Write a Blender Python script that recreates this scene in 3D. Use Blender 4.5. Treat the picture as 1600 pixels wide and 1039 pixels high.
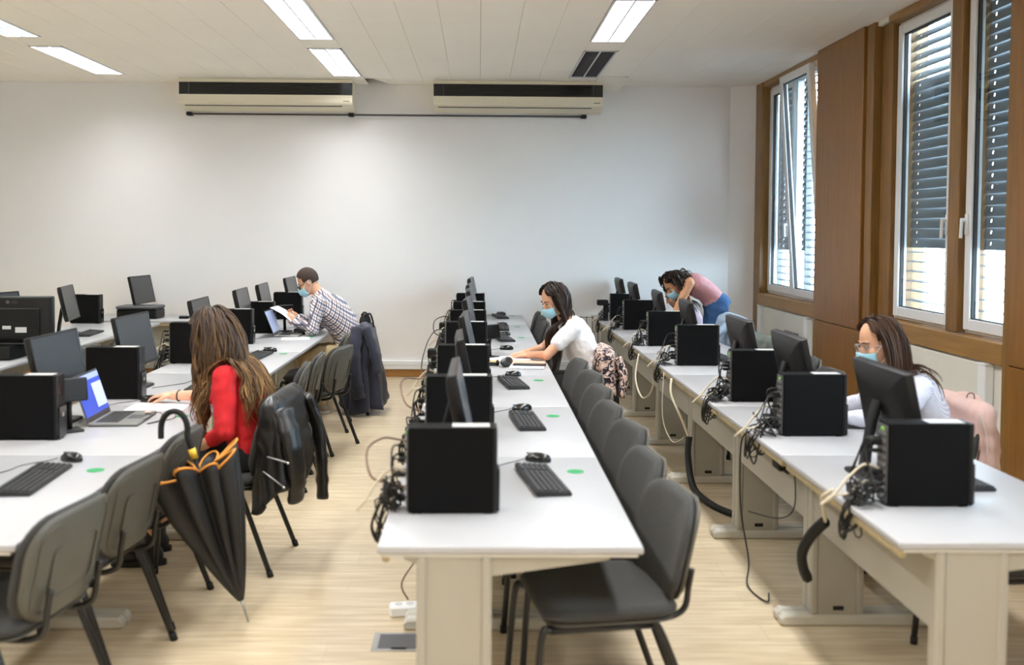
import bpy, bmesh, math, random
from mathutils import Vector, Matrix, Quaternion, noise as mnoise
random.seed(7)
R = math.radians
SC = bpy.context.scene
COL = SC.collection
for o in list(bpy.data.objects):
    bpy.data.objects.remove(o)

# ------------------------------------------------------------------ camera
cam_d = bpy.data.cameras.new('camera')
cam = bpy.data.objects.new('camera', cam_d)
COL.objects.link(cam)
SC.camera = cam
FPX = 1558.0
YAW, PITCH, ROLL = R(0.8), R(2.2), R(0.35)
cam_d.sensor_width = 36.0
cam_d.lens = FPX / 1600 * 36.0
cam.location = (0, 0, 1.66)
cam.rotation_mode = 'QUATERNION'
qm = Matrix.Rotation(-YAW, 4, 'Z') @ Matrix.Rotation(math.pi / 2 - PITCH, 4, 'X') @ Matrix.Rotation(ROLL, 4, 'Z')
cam.rotation_quaternion = qm.to_quaternion()
cam_d.shift_x = (800 - FPX * math.tan(YAW) - 748) / 1600
cam_d.shift_y = -(519.5 - FPX * math.tan(PITCH) - 363) / 1600
cam_d.dof.use_dof = True
cam_d.dof.focus_distance = 8.2
cam_d.dof.aperture_fstop = 2.0
cam_d.clip_end = 200

# ------------------------------------------------------------------ world / exposure
w = bpy.data.worlds.new('world')
SC.world = w
w.use_nodes = True
bg = w.node_tree.nodes['Background']
bg.inputs[0].default_value = (0.72, 0.86, 1.0, 1)
bg.inputs[1].default_value = 24.0
SC.view_settings.view_transform = 'Standard'
SC.view_settings.look = 'None'
SC.view_settings.gamma = 1.0
SC.view_settings.use_curve_mapping = False
SC.view_settings.exposure = 0.34
SC.cycles.use_denoising = True
SC.cycles.transparent_max_bounces = 16
SC.cycles.max_bounces = 8
SC.cycles.diffuse_bounces = 7
SC.cycles.sample_clamp_indirect = 6.0
SC.cycles.caustics_reflective = False
SC.cycles.caustics_refractive = False
LAMP_POWER = 57.0

# ------------------------------------------------------------------ materials
def lin(h):
    h = h.lstrip('#')
    c = [int(h[i:i + 2], 16) / 255 for i in (0, 2, 4)]
    return tuple(((x / 12.92) if x <= 0.04045 else ((x + 0.055) / 1.055) ** 2.4) for x in c) + (1,)

def mat(name, col, rough=0.5, metal=0.0, bump=0.0, bscale=200.0, var=0.0, vscale=8.0, stretch=(1, 1, 1),
        emit=0.0, spec=0.5, sheen=0.0, alpha=1.0, col2=None):
    m = bpy.data.materials.new(name)
    m.use_nodes = True
    nt = m.node_tree
    b = nt.nodes['Principled BSDF']
    c = lin(col) if isinstance(col, str) else col
    b.inputs['Base Color'].default_value = c
    b.inputs['Roughness'].default_value = rough
    b.inputs['Metallic'].default_value = metal
    b.inputs['Specular IOR Level'].default_value = spec
    if sheen:
        b.inputs['Sheen Weight'].default_value = sheen
    if emit:
        b.inputs['Emission Color'].default_value = c
        b.inputs['Emission Strength'].default_value = emit
    tc = None
    if var or bump or col2:
        tc = nt.nodes.new('ShaderNodeTexCoord')
        mp = nt.nodes.new('ShaderNodeMapping')
        mp.inputs['Scale'].default_value = stretch
        nt.links.new(tc.outputs['Object'], mp.inputs['Vector'])
    if var or col2:
        n = nt.nodes.new('ShaderNodeTexNoise')
        n.inputs['Scale'].default_value = vscale
        n.inputs['Detail'].default_value = 5
        nt.links.new(mp.outputs[0], n.inputs['Vector'])
        mx = nt.nodes.new('ShaderNodeMix')
        mx.data_type = 'RGBA'
        k1 = tuple(x * (1 - var) for x in c[:3]) + (1,)
        k2 = tuple(min(1, x * (1 + var)) for x in c[:3]) + (1,)
        if col2:
            k1, k2 = c, lin(col2)
        mx.inputs[6].default_value = k1
        mx.inputs[7].default_value = k2
        rp = nt.nodes.new('ShaderNodeMapRange')
        rp.inputs[1].default_value = 0.3
        rp.inputs[2].default_value = 0.7
        nt.links.new(n.outputs[0], rp.inputs[0])
        nt.links.new(rp.outputs[0], mx.inputs[0])
        nt.links.new(mx.outputs[2], b.inputs['Base Color'])
    if bump:
        n2 = nt.nodes.new('ShaderNodeTexNoise')
        n2.inputs['Scale'].default_value = bscale
        n2.inputs['Detail'].default_value = 3
        nt.links.new(mp.outputs[0], n2.inputs['Vector'])
        bp = nt.nodes.new('ShaderNodeBump')
        bp.inputs['Strength'].default_value = bump
        bp.inputs['Distance'].default_value = 0.004
        nt.links.new(n2.outputs[0], bp.inputs['Height'])
        nt.links.new(bp.outputs[0], b.inputs['Normal'])
    return m

MT = {}
MT['wall'] = mat('wall_paint', '#eceae9', 0.8, var=0.025, vscale=0.8, bump=0.15, bscale=90)
MT['wall_low'] = mat('parapet_paint', '#dedcd2', 0.7, var=0.03, vscale=3, bump=0.15, bscale=120)
MT['ceil'] = mat('ceiling_tile', '#fdf9f0', 0.8, var=0.012, vscale=2, bump=0.1, bscale=200)
MT['gap'] = mat('ceiling_gap_shade', '#5a5348', 0.9)  # dark tone stands in for shade inside the ceiling gaps
MT['joint'] = mat('ceiling_joint', '#c9c0ae', 0.9)
MT['wood'] = mat('oak_veneer', '#7e5522', 0.38, var=0.16, vscale=5, stretch=(5, 5, 0.45), spec=0.4)
MT['wood2'] = mat('oak_frame', '#7a5729', 0.4, var=0.2, vscale=6, stretch=(6, 6, 0.5), spec=0.4)
MT['sillwood'] = mat('oak_sill', '#8f6a38', 0.4, var=0.2, vscale=6, stretch=(6, 0.5, 6), spec=0.4)
MT['basewood'] = mat('baseboard_wood', '#a8783e', 0.4, var=0.15, vscale=6, stretch=(0.5, 6, 6))
MT['pvc'] = mat('white_pvc', '#e6e8ea', 0.35)
MT['trunk'] = mat('white_trunking', '#eceff2', 0.4)
MT['desk'] = mat('white_laminate', '#aaaaac', 0.32, spec=0.45, var=0.01, vscale=4)
MT['deskedge'] = mat('desk_edge_band', '#c9c8c2', 0.45)
MT['deskmetal'] = mat('beige_metal', '#a39f94', 0.45, bump=0.06, bscale=600)
MT['deskfoot'] = mat('foot_metal', '#c4c1b6', 0.4)
MT['batten'] = mat('raw_batten', '#b3a27f', 0.6, var=0.15, vscale=20)
MT['black'] = mat('black_plastic', '#0d0d0d', 0.45, spec=0.3, bump=0.1, bscale=900)
MT['case'] = mat('black_steel', '#070708', 0.6, spec=0.12, bump=0.12, bscale=1200)
MT['gloss'] = mat('gloss_black', '#0e0e0f', 0.22)
MT['grey'] = mat('grey_plastic', '#4a4a4c', 0.5)
MT['lgrey'] = mat('pale_grey_plate', '#c9c9c6', 0.35)
MT['silver'] = mat('silver_metal', '#a8a8a6', 0.3, metal=0.7)
MT['screen'] = mat('screen_off', '#1d1e22', 0.3, spec=0.8)
MT['monback'] = mat('monitor_back', '#121214', 0.42, spec=0.35)
MT['key'] = mat('key_black', '#1e1e20', 0.55)
MT['fabric'] = mat('charcoal_fabric', '#3d3d3c', 0.95, sheen=0.1, spec=0.2, var=0.15, vscale=120, bump=0.4, bscale=700)
MT['shell'] = mat('chair_shell', '#4d4a42', 0.5, bump=0.15, bscale=700)
MT['tube'] = mat('black_steel_tube', '#121212', 0.35)
MT['cable'] = mat('black_cable', '#101010', 0.5)
MT['wcable'] = mat('cream_cable', '#d9d0ba', 0.5)
MT['bcable'] = mat('brown_cable', '#6e5140', 0.55)
MT['green'] = mat('green_sticker', '#178a4d', 0.6)
MT['paper'] = mat('white_paper', '#f4f3f4', 0.8)
MT['paper2'] = mat('salmon_paper', '#eab9a2', 0.8)
MT['paper3'] = mat('yellow_paper', '#e3c878', 0.8)
MT['beige'] = mat('ac_cream', '#e4dcc6', 0.45)
MT['slat'] = mat('blind_slat', '#6d7176', 0.45, metal=0.2)
MT['rubber'] = mat('rubber', '#0c0c0c', 0.7)
MT['chrome'] = mat('chrome', '#cfcfd2', 0.15, metal=1.0)
MT['orange'] = mat('orange_trim', '#c9842e', 0.7)
MT['yellow'] = mat('yellow_band', '#d6ad33', 0.5)
MT['umbrella'] = mat('black_nylon', '#1a1a1b', 0.55, bump=0.2, bscale=60)
MT['leather'] = mat('black_leather', '#131314', 0.34, bump=0.35, bscale=45, var=0.2, vscale=20)
MT['navy'] = mat('navy_cloth', '#1e2133', 0.8, bump=0.4, bscale=30, sheen=0.2, var=0.15, vscale=12)
MT['pink'] = mat('pink_cloth', '#d3b4ac', 0.9, bump=0.6, bscale=22, var=0.06, vscale=9)
MT['denim'] = mat('light_denim', '#9fb4cc', 0.9, bump=0.4, bscale=60, var=0.12, vscale=40)
MT['skin'] = mat('skin', '#d9a585', 0.5, var=0.04, vscale=20)
MT['skin2'] = mat('skin_tan', '#c48e68', 0.5, var=0.04, vscale=20)
MT['mask'] = mat('mask_blue', '#9fd0e0', 0.8)
MT['maskw'] = mat('mask_loop', '#e8eef0', 0.8)
MT['eye'] = mat('eye_dark', '#2a1a14', 0.3)
MT['eyew'] = mat('eye_white', '#e6ded6', 0.3)
MT['lips'] = mat('lips', '#b06a5c', 0.5)
MT['red'] = mat('red_knit', '#c4181f', 0.85, bump=0.35, bscale=300, var=0.12, vscale=14)
MT['whitecloth'] = mat('white_cotton', '#f3f1f2', 0.85, bump=0.25, bscale=20)
MT['pinktop'] = mat('dusty_pink_top', '#b98488', 0.85, bump=0.2, bscale=300)
MT['lilac'] = mat('lilac_top', '#d3b6c0', 0.85, bump=0.2, bscale=30)
MT['jeans'] = mat('blue_jeans', '#2f5583', 0.9, bump=0.3, bscale=80, var=0.3, vscale=9)
MT['khaki'] = mat('khaki_cloth', '#b09a74', 0.9, bump=0.3, bscale=40, var=0.08)
MT['blacktrous'] = mat('black_trousers', '#17171a', 0.9, bump=0.2, bscale=40)
MT['boot'] = mat('black_boot', '#131212', 0.4)
MT['suede'] = mat('beige_suede', '#9c9182', 0.9)
MT['sole'] = mat('pale_sole', '#cfc9bd', 0.7)
MT['greenbag'] = mat('grey_green_cloth', '#5d635c', 0.9)
MT['facade'] = mat('outside_render', '#d6d8d4', 0.9, var=0.05, vscale=1)
MT['outground'] = mat('outside_paving', '#cfd1cd', 0.9, var=0.1, vscale=1)
MT['leafm'] = mat('outside_leaf', '#6f8f55', 0.8, var=0.3, vscale=3)
MT['led'] = mat('led_green', '#8fcf5a', 0.4)

def nodes_of(m):
    return m.node_tree.nodes, m.node_tree.links, m.node_tree.nodes['Principled BSDF']

def floor_mat():
    m = mat('wood_linoleum', '#d2b283', 0.33, spec=0.5)
    N, L, b = nodes_of(m)
    tc = N.new('ShaderNodeTexCoord')
    mp = N.new('ShaderNodeMapping')
    mp.inputs['Scale'].default_value = (1.3, 14, 1)
    L.new(tc.outputs['Object'], mp.inputs[0])
    n = N.new('ShaderNodeTexNoise'); n.inputs['Scale'].default_value = 2.2; n.inputs['Detail'].default_value = 8
    L.new(mp.outputs[0], n.inputs[0])
    # strip tone
    br = N.new('ShaderNodeTexBrick')
    br.inputs['Color1'].default_value = (0.46, 0.46, 0.46, 1)
    br.inputs['Color2'].default_value = (0.56, 0.56, 0.56, 1)
    br.inputs['Mortar'].default_value = (0.44, 0.44, 0.44, 1)
    br.inputs['Scale'].default_value = 1.0
    br.inputs['Mortar Size'].default_value = 0.004
    br.inputs['Brick Width'].default_value = 1.2
    br.inputs['Row Height'].default_value = 0.19
    L.new(tc.outputs['Object'], br.inputs[0])
    ad = N.new('ShaderNodeMath'); ad.operation = 'ADD'
    L.new(n.outputs[0], ad.inputs[0]); L.new(br.outputs[0], ad.inputs[1])
    cr = N.new('ShaderNodeValToRGB')
    cr.color_ramp.elements[0].position = 0.72; cr.color_ramp.elements[0].color = lin('#bca98a')
    cr.color_ramp.elements[1].position = 1.25 if False else 1.0; cr.color_ramp.elements[1].color = lin('#d6c7aa')
    e = cr.color_ramp.elements.new(0.88); e.color = lin('#cab99b')
    sc = N.new('ShaderNodeMath'); sc.operation = 'MULTIPLY'; sc.inputs[1].default_value = 0.85
    L.new(ad.outputs[0], sc.inputs[0]); L.new(sc.outputs[0], cr.inputs[0])
    L.new(cr.outputs[0], b.inputs['Base Color'])
    return m
MT['floor'] = floor_mat()

def glass_mat():
    m = bpy.data.materials.new('window_glass'); m.use_nodes = True
    N, L = m.node_tree.nodes, m.node_tree.links
    N.remove(N['Principled BSDF'])
    out = N['Material Output']
    t = N.new('ShaderNodeBsdfTransparent'); t.inputs[0].default_value = (0.86, 0.93, 0.95, 1)
    g = N.new('ShaderNodeBsdfGlossy'); g.inputs['Roughness'].default_value = 0.01
    f = N.new('ShaderNodeFresnel'); f.inputs[0].default_value = 1.5
    mx = N.new('ShaderNodeMixShader')
    ge = N.new('ShaderNodeNewGeometry'); iv = N.new('ShaderNodeMath'); iv.operation = 'SUBTRACT'; iv.inputs[0].default_value = 1
    ml = N.new('ShaderNodeMath'); ml.operation = 'MULTIPLY'
    L.new(ge.outputs['Backfacing'], iv.inputs[1]); L.new(f.outputs[0], ml.inputs[0]); L.new(iv.outputs[0], ml.inputs[1])
    L.new(ml.outputs[0], mx.inputs[0]); L.new(t.outputs[0], mx.inputs[1]); L.new(g.outputs[0], mx.inputs[2])
    L.new(mx.outputs[0], out.inputs[0])
    return m
MT['glass'] = glass_mat()

def plaid_mat():
    m = mat('plaid_cotton', '#e9e6e6', 0.85)
    N, L, b = nodes_of(m)
    tc = N.new('ShaderNodeTexCoord')
    mp = N.new('ShaderNodeMapping'); mp.inputs['Rotation'].default_value = (0, R(-35), 0)
    L.new(tc.outputs['Object'], mp.inputs[0])
    sp = N.new('ShaderNodeSeparateXYZ'); L.new(mp.outputs[0], sp.inputs[0])
    def stripe(sock, period, frac, off):
        a = N.new('ShaderNodeMath'); a.operation = 'MULTIPLY_ADD'; a.inputs[1].default_value = 1 / period; a.inputs[2].default_value = off
        L.new(sock, a.inputs[0])
        f = N.new('ShaderNodeMath'); f.operation = 'FRACT'; L.new(a.outputs[0], f.inputs[0])
        g = N.new('ShaderNodeMath'); g.operation = 'LESS_THAN'; g.inputs[1].default_value = frac; L.new(f.outputs[0], g.inputs[0])
        return g.outputs[0]
    cur = None
    def over(colr, fac, k, base):
        mx = N.new('ShaderNodeMix'); mx.data_type = 'RGBA'
        s = N.new('ShaderNodeMath'); s.operation = 'MULTIPLY'; s.inputs[1].default_value = k; L.new(fac, s.inputs[0])
        L.new(s.outputs[0], mx.inputs[0])
        if base is None: mx.inputs[6].default_value = lin('#eceaea')
        else: L.new(base, mx.inputs[6])
        mx.inputs[7].default_value = lin(colr)
        return mx.outputs[2]
    xy = N.new('ShaderNodeMath'); xy.operation = 'ADD'; L.new(sp.outputs[0], xy.inputs[0]); L.new(sp.outputs[1], xy.inputs[1])
    p = 0.05
    cur = over('#2b2f55', stripe(xy.outputs[0], p, 0.28, 0.0), 0.85, None)
    cur = over('#7a4f3c', stripe(xy.outputs[0], p, 0.2, 0.5), 0.75, cur)
    cur = over('#2b2f55', stripe(sp.outputs[2], p, 0.28, 0.0), 0.75, cur)
    cur = over('#7a4f3c', stripe(sp.outputs[2], p, 0.2, 0.5), 0.65, cur)
    L.new(cur, b.inputs['Base Color'])
    return m
MT['plaid'] = plaid_mat()

def pinstripe_mat():
    m = mat('striped_shirt', '#d8daea', 0.85)
    N, L, b = nodes_of(m)
    tc = N.new('ShaderNodeTexCoord')
    wv = N.new('ShaderNodeTexWave'); wv.inputs['Scale'].default_value = 42; wv.bands_direction = 'X'
    mp = N.new('ShaderNodeMapping'); mp.inputs['Rotation'].default_value = (0, R(40), R(35))
    L.new(tc.outputs['Object'], mp.inputs[0]); L.new(mp.outputs[0], wv.inputs[0])
    mx = N.new('ShaderNodeMix'); mx.data_type = 'RGBA'
    mx.inputs[6].default_value = lin('#c3c8e2'); mx.inputs[7].default_value = lin('#eeedf4')
    L.new(wv.outputs[1], mx.inputs[0]); L.new(mx.outputs[2], b.inputs['Base Color'])
    return m
MT['pinstripe'] = pinstripe_mat()

def floral_mat():
    m = mat('floral_cloth', '#cfaa9c', 0.85)
    N, L, b = nodes_of(m)
    tc = N.new('ShaderNodeTexCoord')
    n = N.new('ShaderNodeTexNoise'); n.inputs['Scale'].default_value = 24; n.inputs['Detail'].default_value = 2
    n.inputs['Distortion'].default_value = 1.5
    L.new(tc.outputs['Object'], n.inputs[0])
    cr = N.new('ShaderNodeValToRGB'); cr.color_ramp.interpolation = 'CONSTANT'
    cr.color_ramp.elements[0].color = lin('#1d1c26')
    cr.color_ramp.elements[1].position = 0.44; cr.color_ramp.elements[1].color = lin('#5c5560')
    e = cr.color_ramp.elements.new(0.49); e.color = lin('#d8b9ab')
    e = cr.color_ramp.elements.new(0.62); e.color = lin('#ecd8cc')
    L.new(n.outputs[0], cr.inputs[0]); L.new(cr.outputs[0], b.inputs['Base Color'])
    return m
MT['floral'] = floral_mat()

def hair_mat(name, stops, rough=0.5):
    m = mat(name, '#3a2a1e', rough, spec=0.25)
    N, L, b = nodes_of(m)
    g = N.new('ShaderNodeNewGeometry')
    cr = N.new('ShaderNodeValToRGB')
    els = cr.color_ramp.elements
    els[0].color = lin(stops[0]); els[1].color = lin(stops[-1])
    for i, s in enumerate(stops[1:-1]):
        e = els.new((i + 1) / (len(stops) - 1)); e.color = lin(s)
    at = N.new('ShaderNodeAttribute'); at.attribute_name = 'tip'
    md = N.new('ShaderNodeMath'); md.operation = 'MULTIPLY_ADD'; md.inputs[1].default_value = 0.5
    L.new(at.outputs['Fac'], md.inputs[0])
    sc = N.new('ShaderNodeMath'); sc.operation = 'MULTIPLY'; sc.inputs[1].default_value = 0.5
    L.new(g.outputs['Random Per Island'], sc.inputs[0]); L.new(sc.outputs[0], md.inputs[2])
    L.new(md.outputs[0], cr.inputs[0]); L.new(cr.outputs[0], b.inputs['Base Color'])
    return m
MT['hair_blond'] = hair_mat('ombre_hair', ['#241a12', '#33241a', '#4a3622', '#7a5a36', '#a8824f'])
MT['hair_dark'] = hair_mat('dark_brown_hair', ['#1d1512', '#2a1e18', '#35261d', '#432f22'])
MT['hair_brown'] = hair_mat('brown_hair', ['#2c1c14', '#3c281b', '#503524', '#63452f'])
MT['hair_curl'] = hair_mat('curly_hair', ['#1c1410', '#2b1e16', '#3f2c1e', '#553c28'])
MT['hair_short'] = mat('cropped_hair', '#3b2b22', 0.8, var=0.25, vscale=120, bump=0.6, bscale=500)

def laptop_screen_mat():
    m = mat('laptop_screen', '#2c3f9c', 0.4)
    N, L, b = nodes_of(m)
    tc = N.new('ShaderNodeTexCoord'); sp = N.new('ShaderNodeSeparateXYZ')
    L.new(tc.outputs['Generated'], sp.inputs[0])
    def gt(s, v):
        a = N.new('ShaderNodeMath'); a.operation = 'GREATER_THAN'; a.inputs[1].default_value = v; L.new(s, a.inputs[0]); return a.outputs[0]
    def mul(a, c):
        k = N.new('ShaderNodeMath'); k.operation = 'MULTIPLY'; L.new(a, k.inputs[0]); L.new(c, k.inputs[1]); return k.outputs[0]
    def inv(a):
        k = N.new('ShaderNodeMath'); k.operation = 'SUBTRACT'; k.inputs[0].default_value = 1; L.new(a, k.inputs[1]); return k.outputs[0]
    y, z = sp.outputs[1], sp.outputs[2]
    right = mul(gt(y, 0.58), mul(gt(z, 0.12), inv(gt(z, 0.74))))
    top = gt(z, 0.86)
    def mix(f, base, c):
        mx = N.new('ShaderNodeMix'); mx.data_type = 'RGBA'; L.new(f, mx.inputs[0])
        if isinstance(base, str): mx.inputs[6].default_value = lin(base)
        else: L.new(base, mx.inputs[6])
        mx.inputs[7].default_value = lin(c); return mx.outputs[2]
    c = mix(right, '#2a3fa2', '#aab4e6'); c = mix(top, c, '#8c9adb')
    L.new(c, b.inputs['Base Color']); L.new(c, b.inputs['Emission Color']); b.inputs['Emission Strength'].default_value = 0.55
    return m
MT['lapscreen'] = laptop_screen_mat()
MT['lapscreen2'] = mat('laptop_screen_pale', '#8f9ab8', 0.35, emit=0.35)

# ------------------------------------------------------------------ mesh helpers
class MB:
    def __init__(s):
        s.v = []; s.f = []
    def add(s, vs, fs):
        o = len(s.v)
        s.v += [tuple(p) for p in vs]
        s.f += [tuple(i + o for i in f) for f in fs]
        return s
    def box(s, x0, x1, y0, y1, z0, z1, c=0.0, M=None):
        if c <= 0:
            vs = [(x, y, z) for x in (x0, x1) for y in (y0, y1) for z in (z0, z1)]
            fs = [(0, 1, 3, 2), (4, 6, 7, 5), (0, 4, 5, 1), (2, 3, 7, 6), (0, 2, 6, 4), (1, 5, 7, 3)]
        else:
            c = min(c, (x1 - x0) * .49, (y1 - y0) * .49, (z1 - z0) * .49)
            vs = []; idx = {}
            for i, (x, sx) in enumerate(((x0, 1), (x1, -1))):
                for j, (y, sy) in enumerate(((y0, 1), (y1, -1))):
                    for k, (z, sz) in enumerate(((z0, 1), (z1, -1))):
                        for ax in range(3):
                            p = [x + sx * c, y + sy * c, z + sz * c]
                            p[ax] = (x, y, z)[ax]
                            idx[i, j, k, ax] = len(vs); vs.append(tuple(p))
            fs = []
            for i in (0, 1):
                q = [idx[i, 0, 0, 0], idx[i, 1, 0, 0], idx[i, 1, 1, 0], idx[i, 0, 1, 0]]
                fs.append(tuple(q if i else q[::-1]))
                q = [idx[0, i, 0, 1], idx[1, i, 0, 1], idx[1, i, 1, 1], idx[0, i, 1, 1]]
                fs.append(tuple(q[::-1] if i else q))
                q = [idx[0, 0, i, 2], idx[1, 0, i, 2], idx[1, 1, i, 2], idx[0, 1, i, 2]]
                fs.append(tuple(q if i else q[::-1]))
            for a in (0, 1):
                for b_ in (0, 1):
                    fs.append((idx[a, b_, 0, 0], idx[a, b_, 1, 0], idx[a, b_, 1, 1], idx[a, b_, 0, 1]))
                    fs.append((idx[a, 0, b_, 0], idx[a, 1, b_, 0], idx[a, 1, b_, 2], idx[a, 0, b_, 2]))
                    fs.append((idx[0, a, b_, 1], idx[1, a, b_, 1], idx[1, a, b_, 2], idx[0, a, b_, 2]))
            for a in (0, 1):
                for b_ in (0, 1):
                    for d in (0, 1):
                        fs.append((idx[a, b_, d, 0], idx[a, b_, d, 1], idx[a, b_, d, 2]))
        if M is not None:
            vs = [M @ Vector(p) for p in vs]
        return s.add(vs, fs)
    def tube(s, pts, r, n=8, caps=True, closed=False, r2=None, up=None):
        pts = [Vector(p) for p in pts]
        m = len(pts)
        rs = r if isinstance(r, (list, tuple)) else [r] * m
        rb = r2 if isinstance(r2, (list, tuple)) else ([r2] * m if r2 else rs)
        vs = []; fs = []
        prev = None
        for i, p in enumerate(pts):
            if closed:
                t = (pts[(i + 1) % m] - pts[i - 1])
            else:
                t = pts[min(i + 1, m - 1)] - pts[max(i - 1, 0)]
            t = t.normalized() if t.length > 1e-9 else Vector((0, 0, 1))
            if up is not None:
                nrm = Vector(up) - t * t.dot(Vector(up))
            elif prev is None:
                nrm = Vector((0, 0, 1)).cross(t)
                if nrm.length < 0.1: nrm = Vector((1, 0, 0)).cross(t)
            else:
                nrm = prev - t * prev.dot(t)
            if nrm.length < 1e-6: nrm = Vector((1, 0, 0))
            nrm.normalize(); prev = nrm
            bn = t.cross(nrm)
            for k in range(n):
                a = 2 * math.pi * k / n
                vs.append(p + nrm * math.cos(a) * rs[i] + bn * math.sin(a) * rb[i])
        for i in range(m if closed else m - 1):
            for k in range(n):
                a = i * n + k; b = i * n + (k + 1) % n
                c = ((i + 1) % m) * n + (k + 1) % n; d = ((i + 1) % m) * n + k
                fs.append((a, b, c, d))
        if caps and not closed:
            fs.append(tuple(range(n))[::-1]); fs.append(tuple((m - 1) * n + k for k in range(n)))
        return s.add(vs, fs)
    def ell(s, c, r, M=None, n=16, m=10):
        vs = []; fs = []
        for i in range(m + 1):
            th = math.pi * i / m
            for k in range(n):
                a = 2 * math.pi * k / n
                p = Vector((r[0] * math.sin(th) * math.cos(a), r[1] * math.sin(th) * math.sin(a), r[2] * math.cos(th)))
                if M is not None: p = M @ p
                vs.append(p + Vector(c))
        for i in range(m):
            for k in range(n):
                fs.append((i * n + k, (i + 1) * n + k, (i + 1) * n + (k + 1) % n, i * n + (k + 1) % n))
        return s.add(vs, fs)
    def rings(s, rings, cap0=True, cap1=True):
        n = len(rings[0]); vs = [p for r_ in rings for p in r_]; fs = []
        for i in range(len(rings) - 1):
            for k in range(n):
                fs.append((i * n + k, i * n + (k + 1) % n, (i + 1) * n + (k + 1) % n, (i + 1) * n + k))
        if cap0: fs.append(tuple(range(n))[::-1])
        if cap1: fs.append(tuple((len(rings) - 1) * n + k for k in range(n)))
        return s.add(vs, fs)
    def prism(s, poly, axis, a0, a1):
        def mk(p, a):
            return {'x': (a, p[0], p[1]), 'y': (p[0], a, p[1]), 'z': (p[0], p[1], a)}[axis]
        n = len(poly)
        vs = [mk(p, a0) for p in poly] + [mk(p, a1) for p in poly]
        fs = [tuple(range(n))[::-1], tuple(range(n, 2 * n))]
        fs += [(i, (i + 1) % n, n + (i + 1) % n, n + i) for i in range(n)]
        return s.add(vs, fs)
    def mesh(s, name, m, smooth=False):
        me = bpy.data.meshes.new(name)
        me.from_pydata(s.v, [], s.f)
        if m is not None: me.materials.append(MT[m] if isinstance(m, str) else m)
        bm = bmesh.new(); bm.from_mesh(me)
        bmesh.ops.remove_doubles(bm, verts=bm.verts, dist=1e-6)
        bmesh.ops.recalc_face_normals(bm, faces=bm.faces)
        if smooth:
            for f in bm.faces: f.smooth = True
            if smooth == 'auto':
                for e in bm.edges:
                    if len(e.link_faces) == 2 and e.calc_face_angle(0) > R(38): e.smooth = False
        bm.to_mesh(me); bm.free()
        return me
    def build(s, name, m, parent=None, smooth=False):
        o = bpy.data.objects.new(name, s.mesh(name, m, smooth))
        COL.objects.link(o)
        if parent is not None: o.parent = parent
        return o

def tag(o, label=None, cat=None, group=None, kind=None):
    if label: o['label'] = label
    if cat: o['category'] = cat
    if group: o['group'] = group
    if kind: o['kind'] = kind
    return o
def thing(name, label, cat, loc=(0, 0, 0), rz=0, group=None):
    o = bpy.data.objects.new(name, None)
    COL.objects.link(o)
    o.location = loc; o.rotation_euler = (0, 0, rz); o.empty_display_size = 0.1
    return tag(o, label, cat, group)
KIDS = {}
def dup(root, loc, rz=0, label=None, group=None):
    r = root.copy(); COL.objects.link(r); r.location = loc; r.rotation_euler = (0, 0, rz)
    if label: r['label'] = label
    if group: r['group'] = group
    if root.name not in KIDS:
        KIDS[root.name] = [(c, list(c.children)) for c in root.children]
    for ch, gr in KIDS[root.name]:
        c = ch.copy(); COL.objects.link(c); c.parent = r
        for g in gr:
            d = g.copy(); COL.objects.link(d); d.parent = c
    return r
def struct(o):
    o['kind'] = 'structure'; return o
def cat_pts(P, n=6):
    P = [Vector(p) for p in P]
    out = []
    for i in range(len(P) - 1):
        p0 = P[max(i - 1, 0)]; p1 = P[i]; p2 = P[i + 1]; p3 = P[min(i + 2, len(P) - 1)]
        for k in range(n):
            t = k / n
            out.append(0.5 * ((2 * p1) + (p2 - p0) * t + (2 * p0 - 5 * p1 + 4 * p2 - p3) * t * t + (3 * p1 - p0 - 3 * p2 + p3) * t ** 3))
    out.append(P[-1]); return out
def rrect(a, b, r, n=5):
    out = []
    for cx, cy, s in ((a - r, b - r, 0), (-a + r, b - r, 90), (-a + r, -b + r, 180), (a - r, -b + r, 270)):
        for k in range(n + 1):
            t = R(s + 90 * k / n); out.append((cx + r * math.cos(t), cy + r * math.sin(t)))
    return out
def pad(outline, t, fn, bulge=0.0, edge=0.35, back=True):
    """cushion: outline (a,b); fn(a,b,h)->xyz, h from 0 (back) to t (front)"""
    mb = MB()
    rr = [(0.30, 0.0), (0.9, 0.0), (1.0, t * edge), (1.0, t * (1 - edge)), (0.955, t * .93), (0.86, t), (0.6, t + bulge * .7), (0.3, t + bulge)]
    mb.rings([[fn(a * s, b * s, h) for a, b in outline] for s, h in rr])
    return mb
TMP = bpy.data.scenes.new('build_tmp')
def evaluated_mesh(o):
    TMP.collection.objects.link(o)
    with bpy.context.temp_override(scene=TMP, view_layer=TMP.view_layers[0]):
        dg = bpy.context.evaluated_depsgraph_get(); dg.update()
        me = bpy.data.meshes.new_from_object(o.evaluated_get(dg), depsgraph=dg)
    TMP.collection.objects.unlink(o)
    return me
def text(name, body, size, m, parent, loc, rot, ext=0.0008):
    c = bpy.data.curves.new(name, 'FONT'); c.body = body; c.size = size; c.extrude = ext
    c.align_x = 'CENTER'; c.align_y = 'CENTER'
    c.materials.append(MT[m])
    oc = bpy.data.objects.new('tmp', c)
    me = evaluated_mesh(oc); bpy.data.objects.remove(oc)
    o = bpy.data.objects.new(name, me); COL.objects.link(o)
    o.parent = parent; o.location = loc; o.rotation_euler = rot
    return o
ORD = ['nearest', 'second', 'third', 'fourth', 'fifth', 'sixth', 'seventh', 'eighth', 'ninth', 'tenth', 'eleventh', 'twelfth', 'thirteenth', 'fourteenth']
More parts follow.
